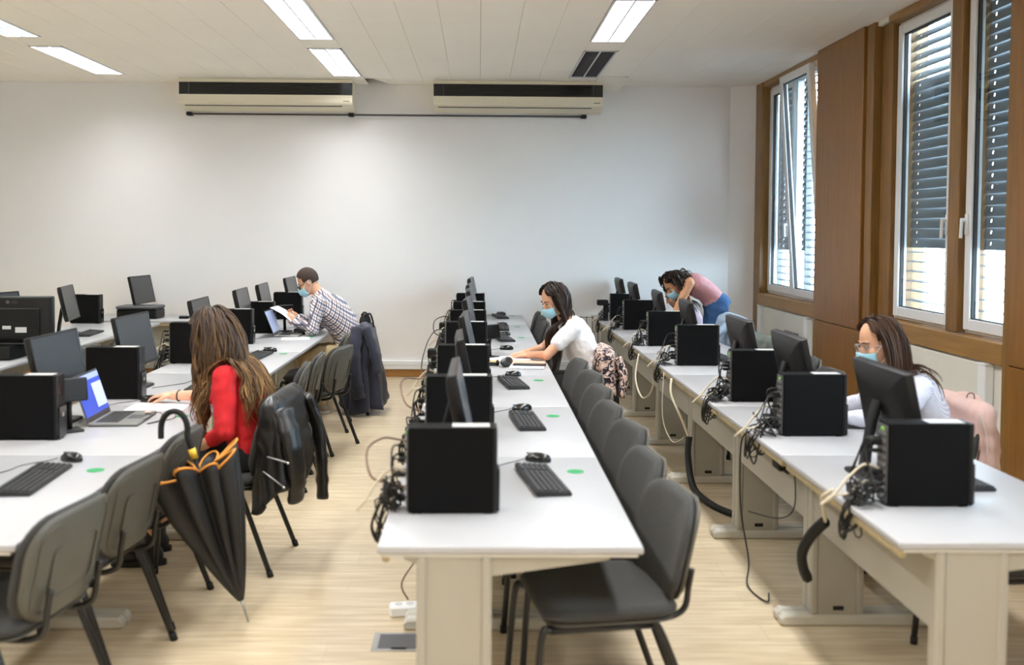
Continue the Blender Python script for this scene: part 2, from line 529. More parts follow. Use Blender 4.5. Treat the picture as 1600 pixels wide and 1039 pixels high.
# ------------------------------------------------------------------ the room
XL, XR, YB, YF, ZC = -6.3, 3.13, 11.4, -2.2, 3.33
struct(MB().box(XL, XR + .2, YF, YB, -0.1, 0).build('floor', 'floor'))
struct(MB().box(XL - .1, XR + .3, YB, YB + .15, -0.1, ZC + .3).build('wall_back', 'wall'))
struct(MB().box(XL - .15, XL, YF, YB, -0.1, ZC + .3).build('wall_left', 'wall'))
struct(MB().box(XL - .15, XR + .4, YF - .15, YF, -0.1, ZC + .3).build('wall_front', 'wall'))
struct(MB().prism([(2.86, YB), (XR, YB), (XR, YB - .16)], 'z', 0, ZC).build('wall_corner', 'wall'))
struct(MB().box(XL, XR, YB - .022, YB, 0, .085, .006).build('baseboard_back', 'basewood'))
t_ = struct(MB().box(XL, 2.85, YB - .045, YB, .088, .19, .006).build('trim_1', 'trunk'))
MB().box(XL, 2.85, YB - .048, YB - .043, .135, .14).build('trunking_seam', 'lgrey', t_)

# lamps first (their rectangles are cut from the ceiling)
TW = 0.317
LX0 = -1.58
cols_l = [LX0 - 8 * TW, LX0, LX0 + 8 * TW]
rows_l = [(9.2, 10.8), (7.18, 8.76), (5.16, 6.74), (3.14, 4.72), (1.12, 2.7), (-0.9, 0.68)]
ceil = struct(MB().box(XL, XR + .3, YF, YB, ZC + .16, ZC + .26).build('ceiling', 'ceil'))
def cuts(y0, y1, rects):
    seg = [(y0, y1)]
    for a, b in rects:
        ns = []
        for s, e in seg:
            if b <= s or a >= e: ns.append((s, e)); continue
            if a > s + .02: ns.append((s, a))
            if b < e - .02: ns.append((b, e))
        seg = ns
    return seg
ci0 = math.floor((XL - LX0) / TW); ci1 = math.ceil((XR - LX0) / TW)
ygrid = [6.82, 8.0, 9.19, 10.38, YB]
strip = MB()
for ci in range(ci0, ci1):
    x0 = max(LX0 + ci * TW, XL); x1 = min(LX0 + (ci + 1) * TW, XR)
    lamp = ci in (-8, 0, 8)
    rects = rows_l if lamp else []
    for s, e in cuts(YF, 6.82, rects):
        strip.box(x0 + .001, x1 - .001, s, e, ZC, ZC + .014)
    for k in range(len(ygrid) - 1):
        for s, e in cuts(ygrid[k], ygrid[k + 1], rects):
            g = 0.0011
            c = ((x0 + x1) / 2, (s + e) / 2)
            M = Matrix.Translation((c[0], c[1], ZC))
            drop = 0
            if ci == 9 and k == 3:      # sagging broken tile beside the second air conditioner
                s = 10.72; c = ((x0 + x1) / 2, (s + e) / 2)
                M = Matrix.Translation((c[0], c[1], ZC - .03)) @ Matrix.Rotation(R(-4.5), 4, 'X') @ Matrix.Rotation(R(3), 4, 'Y')
            elif ci == 1 and k == 3:    # slipped tile at the end of the lamp above the first unit
                e = 10.98; c = ((x0 + x1) / 2, (s + e) / 2)
                M = Matrix.Translation((c[0], c[1], ZC))
            else:
                M = M @ Matrix.Rotation(random.uniform(-.0012, .0012), 4, 'X')
            hx = (x1 - x0) / 2 - g; hy = (e - s) / 2 - g
            MB().box(-hx, hx, -hy, hy, 0, .014, .0012, M).build('ceiling_tile', 'ceil', ceil)
            if ci == 9 and k == 3:
                MB().box(x0 + .002, x1 - .002, 10.38, 10.69, ZC, ZC + .014).build('ceiling_tile', 'ceil', ceil)
            if ci == 1 and k == 3:
                MB().prism([(x0 + .1, 11.0), (x1, 10.985), (x1, YB), (x0 + .24, YB)], 'z', ZC, ZC + .012).build('ceiling_tile', 'ceil', ceil)
strip.build('ceiling_strip_field', 'ceil', ceil)
MB().box(XL, XR, YF, YB, ZC + .10, ZC + .12).build('gap_shade_board', 'gap', ceil)  # dark sheet added so that open tile gaps look shaded

MT['blade'] = mat('louvre_metal', (0.075, 0.073, 0.085, 1), 0.45)
MT['tubeon'] = mat('lamp_reflector', '#eceaf2', 0.35)
def lamp(xc, ya, yb, label, power, colr):
    t = thing('ceiling_light', label, 'light', (xc, (ya + yb) / 2, ZC), 0, 'recessed louvre ceiling lights')
    hw = TW / 2 - .004; hl = (yb - ya) / 2 - .004
    f = MB()
    f.box(-hw, -hw + .014, -hl, hl, -.006, .07); f.box(hw - .014, hw, -hl, hl, -.006, .07)
    f.box(-hw, hw, -hl, -hl + .016, -.006, .07); f.box(-hw, hw, hl - .016, hl, -.006, .07)
    f.build('frame', 'pvc', t)
    MB().box(-hw, hw, -hl, hl, .07, .085).build('reflector', 'tubeon', t)
    l = MB()
    n = 30
    for i in range(n):
        y = -hl + .02 + (2 * hl - .04) * (i + .5) / n
        l.box(-hw + .016, -.006, y - .0025, y + .0025, .004, .024)
        l.box(.006, hw - .016, y - .0025, y + .0025, .004, .024)
    l.build('louvre_blades', 'blade', t)['kind'] = 'stuff'
    MB().box(-.006, .006, -hl + .016, hl - .016, -.002, .036).build('centre_bar', 'pvc', t)
    if power > 0:
        for sx in (-.075, .075):
            d = bpy.data.lights.new('fluorescent_tube', 'AREA'); d.shape = 'RECTANGLE'
            d.size = .115; d.size_y = 2 * hl - .08; d.energy = power / 2; d.color = colr
            lo = bpy.data.objects.new('fluorescent_tube', d); COL.objects.link(lo)
            lo.parent = t; lo.location = (sx, 0, .062)
    else:
        tb = MB()
        for sx in (-.075, .075): tb.tube([(sx, -hl + .05, .055), (sx, hl - .05, .055)], .013, 8)
        tb.build('fluorescent_tube', 'pvc', t, True)
cn = ['far left', 'left-centre', 'right']
for ri, (ya, yb) in enumerate(rows_l):
    for k, cx in enumerate(cols_l):
        pw, cl = LAMP_POWER, (0.95, 0.96, 0.965)
        if ri == 0 and k == 2: pw = 0
        lab = {(0, 2): 'unlit louvred ceiling light above the right-hand air conditioner', (1, 2): 'bright ceiling light in front of the unlit one',
               (0, 1): 'lit ceiling light touching the left air conditioner', (1, 1): 'lit ceiling light cut by the top edge above the middle',
               (0, 0): 'lit ceiling light far left nearest the back wall', (1, 0): 'greenish ceiling light at the upper left picture edge'}.get((ri, k))
        if (ri, k) == (1, 0): cl = (0.85, 1.0, 0.9); pw *= .6
        if (ri, k) == (0, 0): pw *= .7
        if ri > 1 and k == 0: pw *= .75
        if lab is None:
            lab = '%s ceiling light overhead in the %s column' % (['', '', 'third', 'fourth', 'fifth', 'sixth'][ri], cn[k])
        lamp(cx + TW / 2, ya, yb, lab, pw, cl)

# ------------------------------------------------------------------ right wall with windows
WX = XR
def wbox(name, y0, y1, z0, z1, m, x0=WX, x1=WX + .3, c=0.004, parent=None):
    return MB().box(x0, x1, y0, y1, z0, z1, c).build(name, m, parent)
wr = struct(wbox('wall_right', YF, YB, 0, .89, 'wall_low', WX, WX + .3, 0))
MB().box(WX, WX + .3, YF, 2.2, .89, ZC + .14).build('wall_panel', 'wall', wr)
MB().box(WX, WX + .3, 2.2, 4.55, 3.295, ZC + .14).build('wall_header', 'wall', wr)
MB().box(WX, WX + .3, 4.55, YB, 3.295, ZC + .14).build('wall_header', 'wall_low', wr)
MB().box(WX + .06, WX + .3, 11.1, YB, .89, ZC).build('wall_pier', 'wall', wr)
# oak pillars, posts, rails (trim)
tn = [1]
def trim(y0, y1, z0, z1, m, x0, x1, c=.004):
    tn[0] += 1
    return struct(MB().box(x0, x1, y0, y1, z0, z1, c).build('trim_%d' % tn[0], m))
trim(11.0, 11.24, 0, ZC - .002, 'wood2', WX - .02, WX + .12)
trim(4.40, 4.54, .88, ZC - .002, 'wood2', WX - .03, WX + .3)  # posts and sill of the added, unseen window bay
trim(2.2, 2.32, .88, ZC - .002, 'wood2', WX - .03, WX + .3)
trim(2.33, 4.39, .885, 1.015, 'sillwood', WX - .035, WX + .3)
trim(3.3, 3.42, 1.02, ZC - .06, 'wood2', WX + .02, WX + .2)
p1 = trim(8.02, 9.12, .885, ZC - .002, 'wood', WX - .05, WX + .3)
p1b = trim(8.02, 9.12, 0, .878, 'wood', WX - .05, WX + .3)
trim(7.86, 8.0, .88, ZC - .002, 'wood2', WX - .03, WX + .3)
trim(7.64, 7.84, 1.02, ZC - .002, 'wood2', WX + .03, WX + .3)
trim(6.52, 6.67, 1.02, ZC - .06, 'wood2', WX + .02, WX + .2)
trim(4.55, 5.74, .905, ZC - .002, 'wood', WX - .05, WX + .3)
trim(4.55, 5.74, 0, .898, 'wood', WX - .05, WX + .3)
trim(5.74, 5.82, 0, ZC - .002, 'wood2', WX - .04, WX + .3)
trim(9.13, 11.0, .885, 1.005, 'sillwood', WX - .035, WX + .3)
trim(5.83, 7.85, .885, 1.015, 'sillwood', WX - .035, WX + .3)
trim(9.13, 11.0, 3.27, ZC - .002, 'sillwood', WX - .01, WX + .12)
trim(5.83, 7.64, 3.275, ZC - .002, 'sillwood', WX - .01, WX + .12)
for y in (8.13, 9.02):
    for z in (.82, .95): MB().ell((WX - .051, y, z), (.002, .006, .006), None, 8, 6).build('screw', 'silver', p1)
# parapet trunking boxes
for i, (y, lab) in enumerate(((6.02, 'white vertical cable trunk below the large window'), (9.32, 'white vertical cable trunk beside the oak pillar'), (10.88, 'white vertical cable trunk in the far corner under the window'))):
    tn[0] += 1; t = bpy.data.objects.new('trim_%d' % tn[0], None); COL.objects.link(t); t.location = (WX, y, 0); struct(t); t['label'] = lab
    MB().box(-.06, -.001, -.045, .045, 0, .868, .006).build('cover', 'trunk', t)
    MB().box(-.063, -.001, -.05, .05, .868, .882, .003).build('end_cap', 'pvc', t)
for i, (ya, yb) in enumerate(((6.1, 7.83), (9.4, 10.8))):
    tn[0] += 1
    o = struct(MB().box(WX - .025, WX - .001, ya, yb, .1, .87, .005).build('trim_%d' % tn[0], 'wall_low'))

def sash(parent, name, y0, y1, z0, z1, x, tilt=0.0, handle=None):
    """one casement: hung in plane x; y0<y1; tilt leans the top into the room"""
    e = bpy.data.objects.new(name, None); COL.objects.link(e); e.parent = parent
    e.location = (x, (y0 + y1) / 2, z0); e.rotation_euler = (0, -tilt, 0)
    hw = (y1 - y0) / 2; h = z1 - z0; fr = .075
    f = MB()
    f.box(-.03, .03, -hw, -hw + fr, 0, h, .006); f.box(-.03, .03, hw - fr, hw, 0, h, .006)
    f.box(-.03, .03, -hw + fr, hw - fr, 0, fr, .006); f.box(-.03, .03, -hw + fr, hw - fr, h - fr, h, .006)
    f.build('sash_frame', 'pvc', e)
    g = MB(); 
    g.box(-.012, -.006, -hw + fr - .012, hw - fr + .012, fr - .012, h - fr + .012)
    g.build('pane', 'glass', e)
    s = MB()
    for a, b, c, d in ((-hw + fr - .004, -hw + fr + .006, fr, h - fr), (hw - fr - .006, hw - fr + .004, fr, h - fr)):
        s.box(-.014, .014, a, b, c, d)
    s.box(-.014, .014, -hw + fr, hw - fr, fr - .004, fr + .006); s.box(-.014, .014, -hw + fr, hw - fr, h - fr - .006, h - fr + .004)
    s.build('gasket', 'rubber', e)
    if handle is not None:
        k = MB(); yh = (-hw + .037) if handle < 0 else (hw - .037)
        k.box(-.045, -.03, yh - .016, yh + .016, .62, .76, .005)
        k.tube([(-.045, yh, .72), (-.07, yh, .72)], .012, 8)
        k.tube([(-.07, yh, .73), (-.075, yh, .60)], .011, 8)
        k.build('handle', 'pvc', e, 'auto')
    return e
def blind(y0, y1, z0, z1, label, tiltfn, pitch=.074, raise_to=None):
    t = thing('venetian_blind', label, 'blind', (WX + .205, (y0 + y1) / 2, z0))
    hw = (y1 - y0) / 2
    n = int((z1 - z0) / pitch)
    me = None
    cm = {}
    for i in range(n):
        z = (i + .5) * pitch; fr = z / (z1 - z0)
        a = tiltfn(fr)
        key = round(a, 0)
        if key not in cm:
            mb = MB(); ca, sa = math.cos(R(a)), math.sin(R(a))
            def strip_(u0, u1, ya, yb_, mb=mb, ca=ca, sa=sa):
                prof = [(u0 + (u1 - u0) * k / 3) for k in range(4)]
                prof = [(u, .006 * (1 - (u / .043) ** 2)) for u in prof]
                poly = [(u, v + .0012) for u, v in prof] + [(u, v) for u, v in prof[::-1]]
                mb.prism([(u * ca - v * sa, u * sa + v * ca) for u, v in poly], 'y', ya, yb_)
            strip_(-.043, -.010, -hw, hw); strip_(.010, .043, -hw, hw)
            e_ = hw - .14
            strip_(-.010, .010, -hw, -e_ - .006); strip_(-.010, .010, -e_ + .006, e_ - .006); strip_(-.010, .010, e_ + .006, hw)
            cm[key] = mb.mesh('slat', 'slat', False)
        o = bpy.data.objects.new('slat', cm[key]); COL.objects.link(o); o.parent = t; o.location = (0, 0, z)
    l = MB()
    for y in (-hw + .14, hw - .14):
        for dx in (-.042, .042): l.box(dx - .001, dx + .001, y - .0015, y + .0015, 0, z1 - z0)
    l.build('ladder_tape', 'grey', t)
    MB().box(-.045, .045, -hw, hw, -.02, 0, .004).build('bottom_rail', 'slat', t)
    for y in (-hw - .012, hw + .012):
        MB().box(-.03, .03, y - .01, y + .01, -.05, z1 - z0 + .1).build('guide_rail', 'slat', t)
    return t
def window(n, y0, y1, z0, z1):
    e = bpy.data.objects.new('window_%d' % n, None); COL.objects.link(e); e['kind'] = 'structure'
    f = MB(); x0, x1 = WX + .075, WX + .14
    f.box(x0, x1, y0, y0 + .05, z0, z1, .004); f.box(x0, x1, y1 - .05, y1, z0, z1, .004)
    f.box(x0, x1, y0 + .05, y1 - .05, z0, z0 + .05, .004); f.box(x0, x1, y0 + .05, y1 - .05, z1 - .05, z1, .004)
    f.build('outer_frame', 'pvc', e)
    return e
w1 = window(1, 9.14, 10.98, 1.01, 3.265)
MB().box(WX + .075, WX + .14, 10.06, 10.12, 1.06, 3.21, .004).build('mullion', 'pvc', w1)
sash(w1, 'fixed_sash', 10.11, 10.95, 1.04, 3.24, WX + .085, 0, handle=-1)
sash(w1, 'tilted_sash', 9.17, 10.07, 1.04, 3.24, WX + .075, R(4.2), handle=1)
w2 = window(2, 6.68, 7.63, 1.02, 3.27)
sash(w2, 'sash', 6.70, 7.61, 1.04, 3.25, WX + .085, 0, handle=-1)
w3 = window(3, 5.83, 6.51, 1.02, 3.27)
sash(w3, 'sash', 5.84, 6.50, 1.04, 3.25, WX + .085, 0, handle=1)
added_w4 = window(4, 3.43, 4.39, 1.02, 3.27)  # unseen extra window bay, added for more daylight on the ceiling
sash(added_w4, 'sash', 3.45, 4.37, 1.04, 3.25, WX + .085, 0, handle=-1)
added_w5 = window(5, 2.33, 3.29, 1.02, 3.27)
sash(added_w5, 'sash', 2.35, 3.27, 1.04, 3.25, WX + .085, 0, handle=1)
blind(3.46, 4.44, 1.05, 3.3, 'open slat blind of the added unseen window just right of the oak panel', lambda f: 4)
blind(2.36, 3.36, 1.05, 3.3, 'open slat blind of the added unseen window farthest right', lambda f: 4)
blind(10.08, 10.99, 1.05, 3.3, 'grey slat blind behind the far fixed window', lambda f: 8 if f < .2 else 78)
blind(9.2, 10.06, 1.05, 3.3, 'grey slat blind with open slats behind the tilted window', lambda f: 14 if f < .9 else 40)
blind(6.72, 7.68, 1.05, 3.3, 'grey slat blind with light leaking at the top behind the oak-framed window', lambda f: 6 if f < .24 else (78 if f < .78 else 52))
blind(5.86, 6.58, 1.05, 3.3, 'dark closed slat blind behind the rightmost window', lambda f: 4 if f < .22 else 79)
struct(MB().box(WX + .3, WX + .34, 2.0, YB + .15, .6, 1.0).build('wall_outer_sill', 'facade'))
# outside: ground, facing building and a hedge
struct(MB().box(WX + .35, 40, -20, 50, -3.2, -3.0).build('ground_outside', 'outground'))
b = thing('building', 'pale building across the yard outside the windows', 'building', (24, 12, -3.0))
MB().box(0, 6, -14, 14, 0, 4.6).build('wall', 'facade', b)
for i in range(8):
    MB().box(-.03, .0, -12.5 + i * 3.2, -11 + i * 3.2, 1.6, 3.4).build('window', 'screen', b)

# ------------------------------------------------------------------ air conditioners
def aircon(x0, x1, label):
    t = thing('air_conditioner', label, 'air conditioner', ((x0 + x1) / 2, YB, 3.0))
    hw = (x1 - x0) / 2; top = ZC - 3.0 - .004
    MB().prism([(-.36, .29), (-.36, top), (0, top), (0, .02), (-.1, .0), (-.345, .055), (-.36, .075), (-.36, .155), (-.335, .155), (-.335, .29)], 'x', -hw, hw).build('housing', 'beige', t)
    MB().box(-hw + .002, hw - .002, -.352, -.336, .156, .289).build('grille_panel', 'gloss', t)
    for i in range(6):
        z = .17 + i * .02
        MB().box(-hw + .13, hw - .14, -.357, -.346, z, z + .006).build('slat', 'black', t)
    for s in (-1, 1):
        MB().box(s * (hw - .11) - .004, s * (hw - .11) + .004, -.358, -.346, .158, .287).build('divider', 'grey', t)
    MB().box(hw - .1, hw - .03, -.361, -.359, .085, .093).build('badge', 'grey', t)
    MB().box(-hw + .05, hw - .12, -.30, -.29, .035, .05).build('outlet_flap', 'grey', t)
    return t
aircon(-3.30, -1.40, 'left wide cream air conditioner under the ceiling')
aircon(-.51, 1.36, 'right wide cream air conditioner under the ceiling')
t = thing('condensate_pipe', 'thin dark pipe running along the wall below both air conditioners', 'pipe', (0, YB, 0))
MB().tube([(-3.28, -.06, 2.975), (1.2, -.06, 2.975)], .011, 8).build('pipe_run', 'grey', t, True)
for x in (-3.27, -1.45, 1.18):
    MB().box(x - .03, x + .03, -.09, -.001, 2.955, 2.995, .005).build('bracket', 'black', t)
# ------------------------------------------------------------------ desks (local: x from 0 = back edge to .8 = user edge, y from 0 to 1.2)
DZ = 0.72
DL = 1.2
def make_desk(name='desk'):
    t = thing(name, 'x', 'desk')
    top = pad_top()
    o = top.build('tabletop', 'desk', t, 'auto')
    MB().box(.016, .784, .006, DL - .006, DZ - .034, DZ - .0262).build('underframe', 'deskedge', t)
    for ye in (0.004, DL - .060):
        l = MB()
        # hollow column: two rounded profiles and a panel between them
        l.box(.118, .150, ye, ye + .056, .05, DZ - .0345, .008)
        l.box(.312, .344, ye, ye + .056, .05, DZ - .0345, .008)
        l.box(.150, .312, ye + .006, ye + .050, .05, DZ - .0345)
        lg = l.build('leg', 'deskmetal', t, False)
        f = MB(); y0 = ye + .002; y1 = ye + .054
        prof = [(-.005, .006), (-.005, .03), (.012, .05), (.69, .05), (.707, .03), (.707, .006), (.69, 0.0), (.012, 0.0)]
        yc = (y0 + y1) / 2; hw = (y1 - y0) / 2
        f.rings([[(x, yc + s * hw, max(0.0, min(.05, .025 + (z - .025) * k))) for x, z in prof] for s, k in ((-1, .6), (-.7, 1), (.7, 1), (1, .6))])
        f.build('foot', 'deskfoot', lg)
        side = ye - .0012 if ye < .5 else ye - .0012
        for sy in (ye + .0065, ye + .0495):
            MB().box(.215, .262, sy - .0015, sy + .0015, .068, .088, .008).build('grommet', 'rubber', lg)
        MB().prism([(.08, DZ - .0345), (.70, DZ - .0345), (.70, DZ - .045), (.345, DZ - .095), (.118, DZ - .06), (.08, DZ - .045)], 'y', ye + .012, ye + .044).build('bracket', 'deskmetal', lg)
    MB().box(.125, .143, .062, DL - .062, .43, DZ - .0345, .003).build('modesty_panel', 'deskmetal', t)
    MB().box(.012, .034, .03, DL - .03, DZ - .058, DZ - .0345, .004).build('batten', 'batten', t)
    return t
def pad_top():
    mb = MB(); z1 = DZ; z0 = DZ - .026
    g = .0015; r = .006
    def rect(i, z):
        return [(g * 0 + i, g + i, z), (.8 - i, g + i, z), (.8 - i, DL - g - i, z), (i, DL - g - i, z)]
    mb.rings([rect(.006, z0), rect(0, z0 + .006), rect(0, z1 - .006), rect(.002, z1 - .002), rect(.006, z1)])
    return mb
rows = {'left': (-2.18, 2.96, 7), 'middle': (-.30, 2.95, 7), 'right': (1.293, 3.0, 7), 'far left': (-4.05, 4.2, 5)}
desk0 = make_desk()
first = True
YEND = {}
for rn, (x, y, n) in rows.items():
    for i in range(n):
        lab = 'white desk with beige legs, %s in the %s row' % (ORD[i] + ('' if i == 0 else ' from the front'), rn)
        if i == n - 1: lab = 'white desk with beige legs, last in the %s row by the back wall' % rn
        if rn == 'far left': lab = lab.replace('last in the far left row by the back wall', 'last in the far left row').replace('far left row', 'far-left row')
        loc = (x, y + i * DL, 0)
        if first:
            desk0.location = loc; desk0['label'] = lab; desk0['group'] = 'white desks in rows'; first = False
        else:
            dup(desk0, loc, 0, lab, 'white desks in rows')
# side desk with the printer
pd = make_desk('printer_desk')
pd.location = (-2.95, 10.42, 0); pd.rotation_euler = (0, 0, R(90))
tag(pd, 'white side desk by the back wall carrying the flat black printer', 'desk')

# ------------------------------------------------------------------ chairs (faces -x, origin on the floor under the seat centre)
def make_chair():
    t = thing('stacking_chair', 'x', 'chair')
    def seat_fn(a, b, h):
        dip = -.012 * (1 - (a / .23) ** 2) * (1 - (b / .24) ** 2)
        roll = -.02 * max(0, (-a - .12) / .11) ** 2
        return (a, b, .430 + h + (dip + roll) * (h / .05))
    pad(rrect(.225, .235, .075), .05, seat_fn, .008).build('seat', 'fabric', t, True)
    def ss(a, b, h): return (a, b, .418 + h)
    pad(rrect(.215, .225, .07), .014, ss).build('seat_shell', 'shell', t, True)
    def back_xyz(a, b, h):      # a across (y), b up, h toward the sitter (-x)
        z = .622 + b
        x = .275 + .22 * (b) - .75 * (a * a)
        return (x - h, a, z)
    out = []
    for a, b in rrect(.23, .172, .115, 7):
        s = 1 - .10 * max(0, -b / .172) ** 2
        out.append((a * s, b))
    pad(out, .034, back_xyz, .006).build('backrest', 'fabric', t, True)
    def bs(a, b, h):
        p = back_xyz(a, b, -.0165 + h * 1.0); return p
    sh = pad([(a * .985, b * .985) for a, b in out], .016, lambda a, b, h: back_xyz(a, b, h - .0165)).build('back_shell', 'shell', t, True)
    rg = MB()
    for k, s in ((0, .80), (1, .52)):
        P = [back_xyz(a * s, b * s * (.9 if k else 1) - (.02 if k else 0), -.0175) for a, b in rrect(.23, .172, .06, 4)]
        rg.tube(P, .0035, 6, closed=True)
    rg.build('ridge', 'shell', sh, True)
    for s in (-1, 1):
        y = s * .205
        MB().tube(cat_pts([(-.205, y * 1.0, .41), (-.235, y * 1.06, .38), (-.262, y * 1.13, .02), ], 5), .0125, 8).build('leg', 'tube', t, True)
        MB().tube(cat_pts([(.135, y, .41), (.165, y * 1.06, .37), (.30, y * 1.16, .02)], 5), .0125, 8).build('leg', 'tube', t, True)
        MB().tube([(-.205, y, .408), (.135, y, .408)], .0125, 8).build('seat_rail', 'tube', t, True)
        MB().tube(cat_pts([(.08, s * .14, .402), (.20, s * .14, .402), (.262, s * .14, .43), (.276, s * .14, .50), (.287, s * .14, .56)], 5), .011, 8).build('back_support', 'tube', t, True)
        MB().tube([(-.262, y * 1.13, 0), (-.261, y * 1.13, .03)], .0155, 8).build('foot_cap', 'rubber', t, True)
        MB().tube([(.308, y * 1.167, 0), (.298, y * 1.157, .03)], .0155, 8).build('foot_cap', 'rubber', t, True)
    MB().tube([(-.19, -.205, .405), (-.19, .205, .405)], .011, 8).build('crossbar', 'tube', t, True)
    MB().tube([(.10, -.205, .405), (.10, .205, .405)], .011, 8).build('crossbar', 'tube', t, True)
    return t
chair0 = make_chair(); chair_used = [False]
def chair(x, y, rz, label, group):
    if not chair_used[0]:
        chair_used[0] = True; chair0.location = (x, y, 0); chair0.rotation_euler = (0, 0, rz); chair0['label'] = label; chair0['group'] = group; return chair0
    return dup(chair0, (x, y, 0), rz, label, group)
# middle row: chair seat centre x so that backs stand at about .62
my = [3.32, 3.88, 4.46, 5.0, 5.56, 6.14, 6.76]
mrz = [9, 7, 10, 8, 9, 11, 7]
for i, y in enumerate(my):
    chair(.40 + (.0, .0, .03, 0, .02, .04, .02)[i], y, R(mrz[i]), 'charcoal chair pushed under the middle row, %s' % (ORD[i] + ('' if i == 0 else ' from the front')), 'chairs at the middle row')
chair(.62, 7.38, R(-3), 'chair holding the woman in white and a floral jacket', 'chairs at the middle row')
for i, y in enumerate((8.05, 9.15, 9.72, 10.35, 10.9)):
    chair(.37 + .015 * (i % 2), y, R((3, -2, 2, 0, -3)[i]), 'charcoal chair beyond the woman in white, %s after her' % (['first', 'second', 'third', 'fourth', 'last'][i]), 'chairs at the middle row')
# left row
for i, (x, y, rz) in enumerate(((-1.56, 3.2, -9), (-1.56, 3.80, -7), (-1.555, 4.36, -4))):
    chair(x, y, R(rz), ['charcoal chair cut by the lower left picture corner', 'charcoal chair between the corner chair and the umbrella chair', 'charcoal chair with the umbrella hooked on its back'][i], 'chairs at the left row')
chair(-1.28, 5.0, R(-4), 'chair the woman in red sits on, leather jacket over its back', 'chairs at the left row')
for i, (x, y, rz) in enumerate(((-1.42, 6.5, 5), (-1.41, 7.05, 2), (-1.30, 7.62, -16), (-1.40, 8.4, 4))):
    chair(x, y, R(rz), ['charcoal chair just behind the woman in red', 'second charcoal chair between the woman in red and the man', 'turned charcoal chair third behind the woman in red', 'charcoal chair right in front of the man'][i], 'chairs at the left row')
chair(-1.3, 9.2, R(0), 'chair the man in the checked shirt sits on', 'chairs at the left row')
# far left row
for i, (x, y) in enumerate(((-3.22, 6.95), (-3.22, 7.55), (-3.20, 8.15))):
    chair(x, y, R((4, -5, 3)[i]), 'charcoal chair at the far-left row, %s' % (['nearest', 'middle one', 'farthest'][i]), 'chairs at the far left row')
# right row
for i, (x, y, rz, lab) in enumerate(((2.05, 3.75, 3, 'charcoal chair back at the right picture edge by the green dot'),
                                     (2.20, 5.0, 0, 'chair under the pink jacket at the right row'),
                                     (2.0, 6.35, 3, 'charcoal chair just beyond the woman in the striped shirt'),
                                     (2.08, 7.0, -6, 'charcoal chair near the oak pillar at the right row'),
                                     (2.0, 7.95, 4, 'charcoal chair at the right row with a grey-green sweater on it'),
                                     (2.05, 8.95, 0, 'chair under the pale denim jacket'),
                                     (2.2, 10.05, 0, 'chair of the seated person beside the bending woman'))):
    chair(x, y, R(rz), lab, 'chairs at the right row')

# ------------------------------------------------------------------ computers
def make_tower():
    t = thing('computer_tower', 'x', 'computer')
    W, D, H = .0465, .146, .29
    MB().box(-D, D - .012, -W, W, .004, H, .003).build('case', 'case', t)
    fb = MB().box(D - .012, D + .004, -W, W, .004, H, .003).build('front_bezel', 'black', t)
    MB().box(D + .004, D + .014, -W + .006, W - .004, .006, .15, .004).build('lower_bezel', 'gloss', fb)
    MB().tube([(D + .0140, 0, .11), (D + .0152, 0, .11)], .011, 14).build('round_badge', 'silver', fb)
    MB().box(D + .0035, D + .0055, -.03, -.008, .2, .25, .001).build('drive_slot', 'gloss', fb)
    vs = MB()
    for i in range(24):
        for j in range(2):
            vs.box(D + .0038, D + .0052, -W + .004 + j * .007, -W + .008 + j * .007, .02 + i * .011, .026 + i * .011)
    vs.build('vent_holes', 'grey', fb)
    MB().box(.0, D - .02, -.03, .032, H, H + .0012).build('pale_grey_plate', 'lgrey', t)  # pale grey plate over the front half of the top
    pb = MB().box(-D - .006, -D, -W + .006, W - .006, .01, H - .01, .001).build('port_panel', 'grey', t)
    pt = MB()
    for i in range(9):
        z = .03 + i * .027; pt.box(-D - .010, -D - .006, -.03, -.008, z, z + .014); pt.box(-D - .009, -D - .006, .0, .022, z, z + .01)
    pt.build('port', 'silver', pb)
    MB().box(-D - .011, -D - .006, -.02, .0, .262, .272).build('status_light', 'led', pb)
    for x in (-.12, .12):
        MB().box(x - .015, x + .015, -W + .005, W - .005, 0, .004).build('rubber_foot', 'rubber', t)
    return t
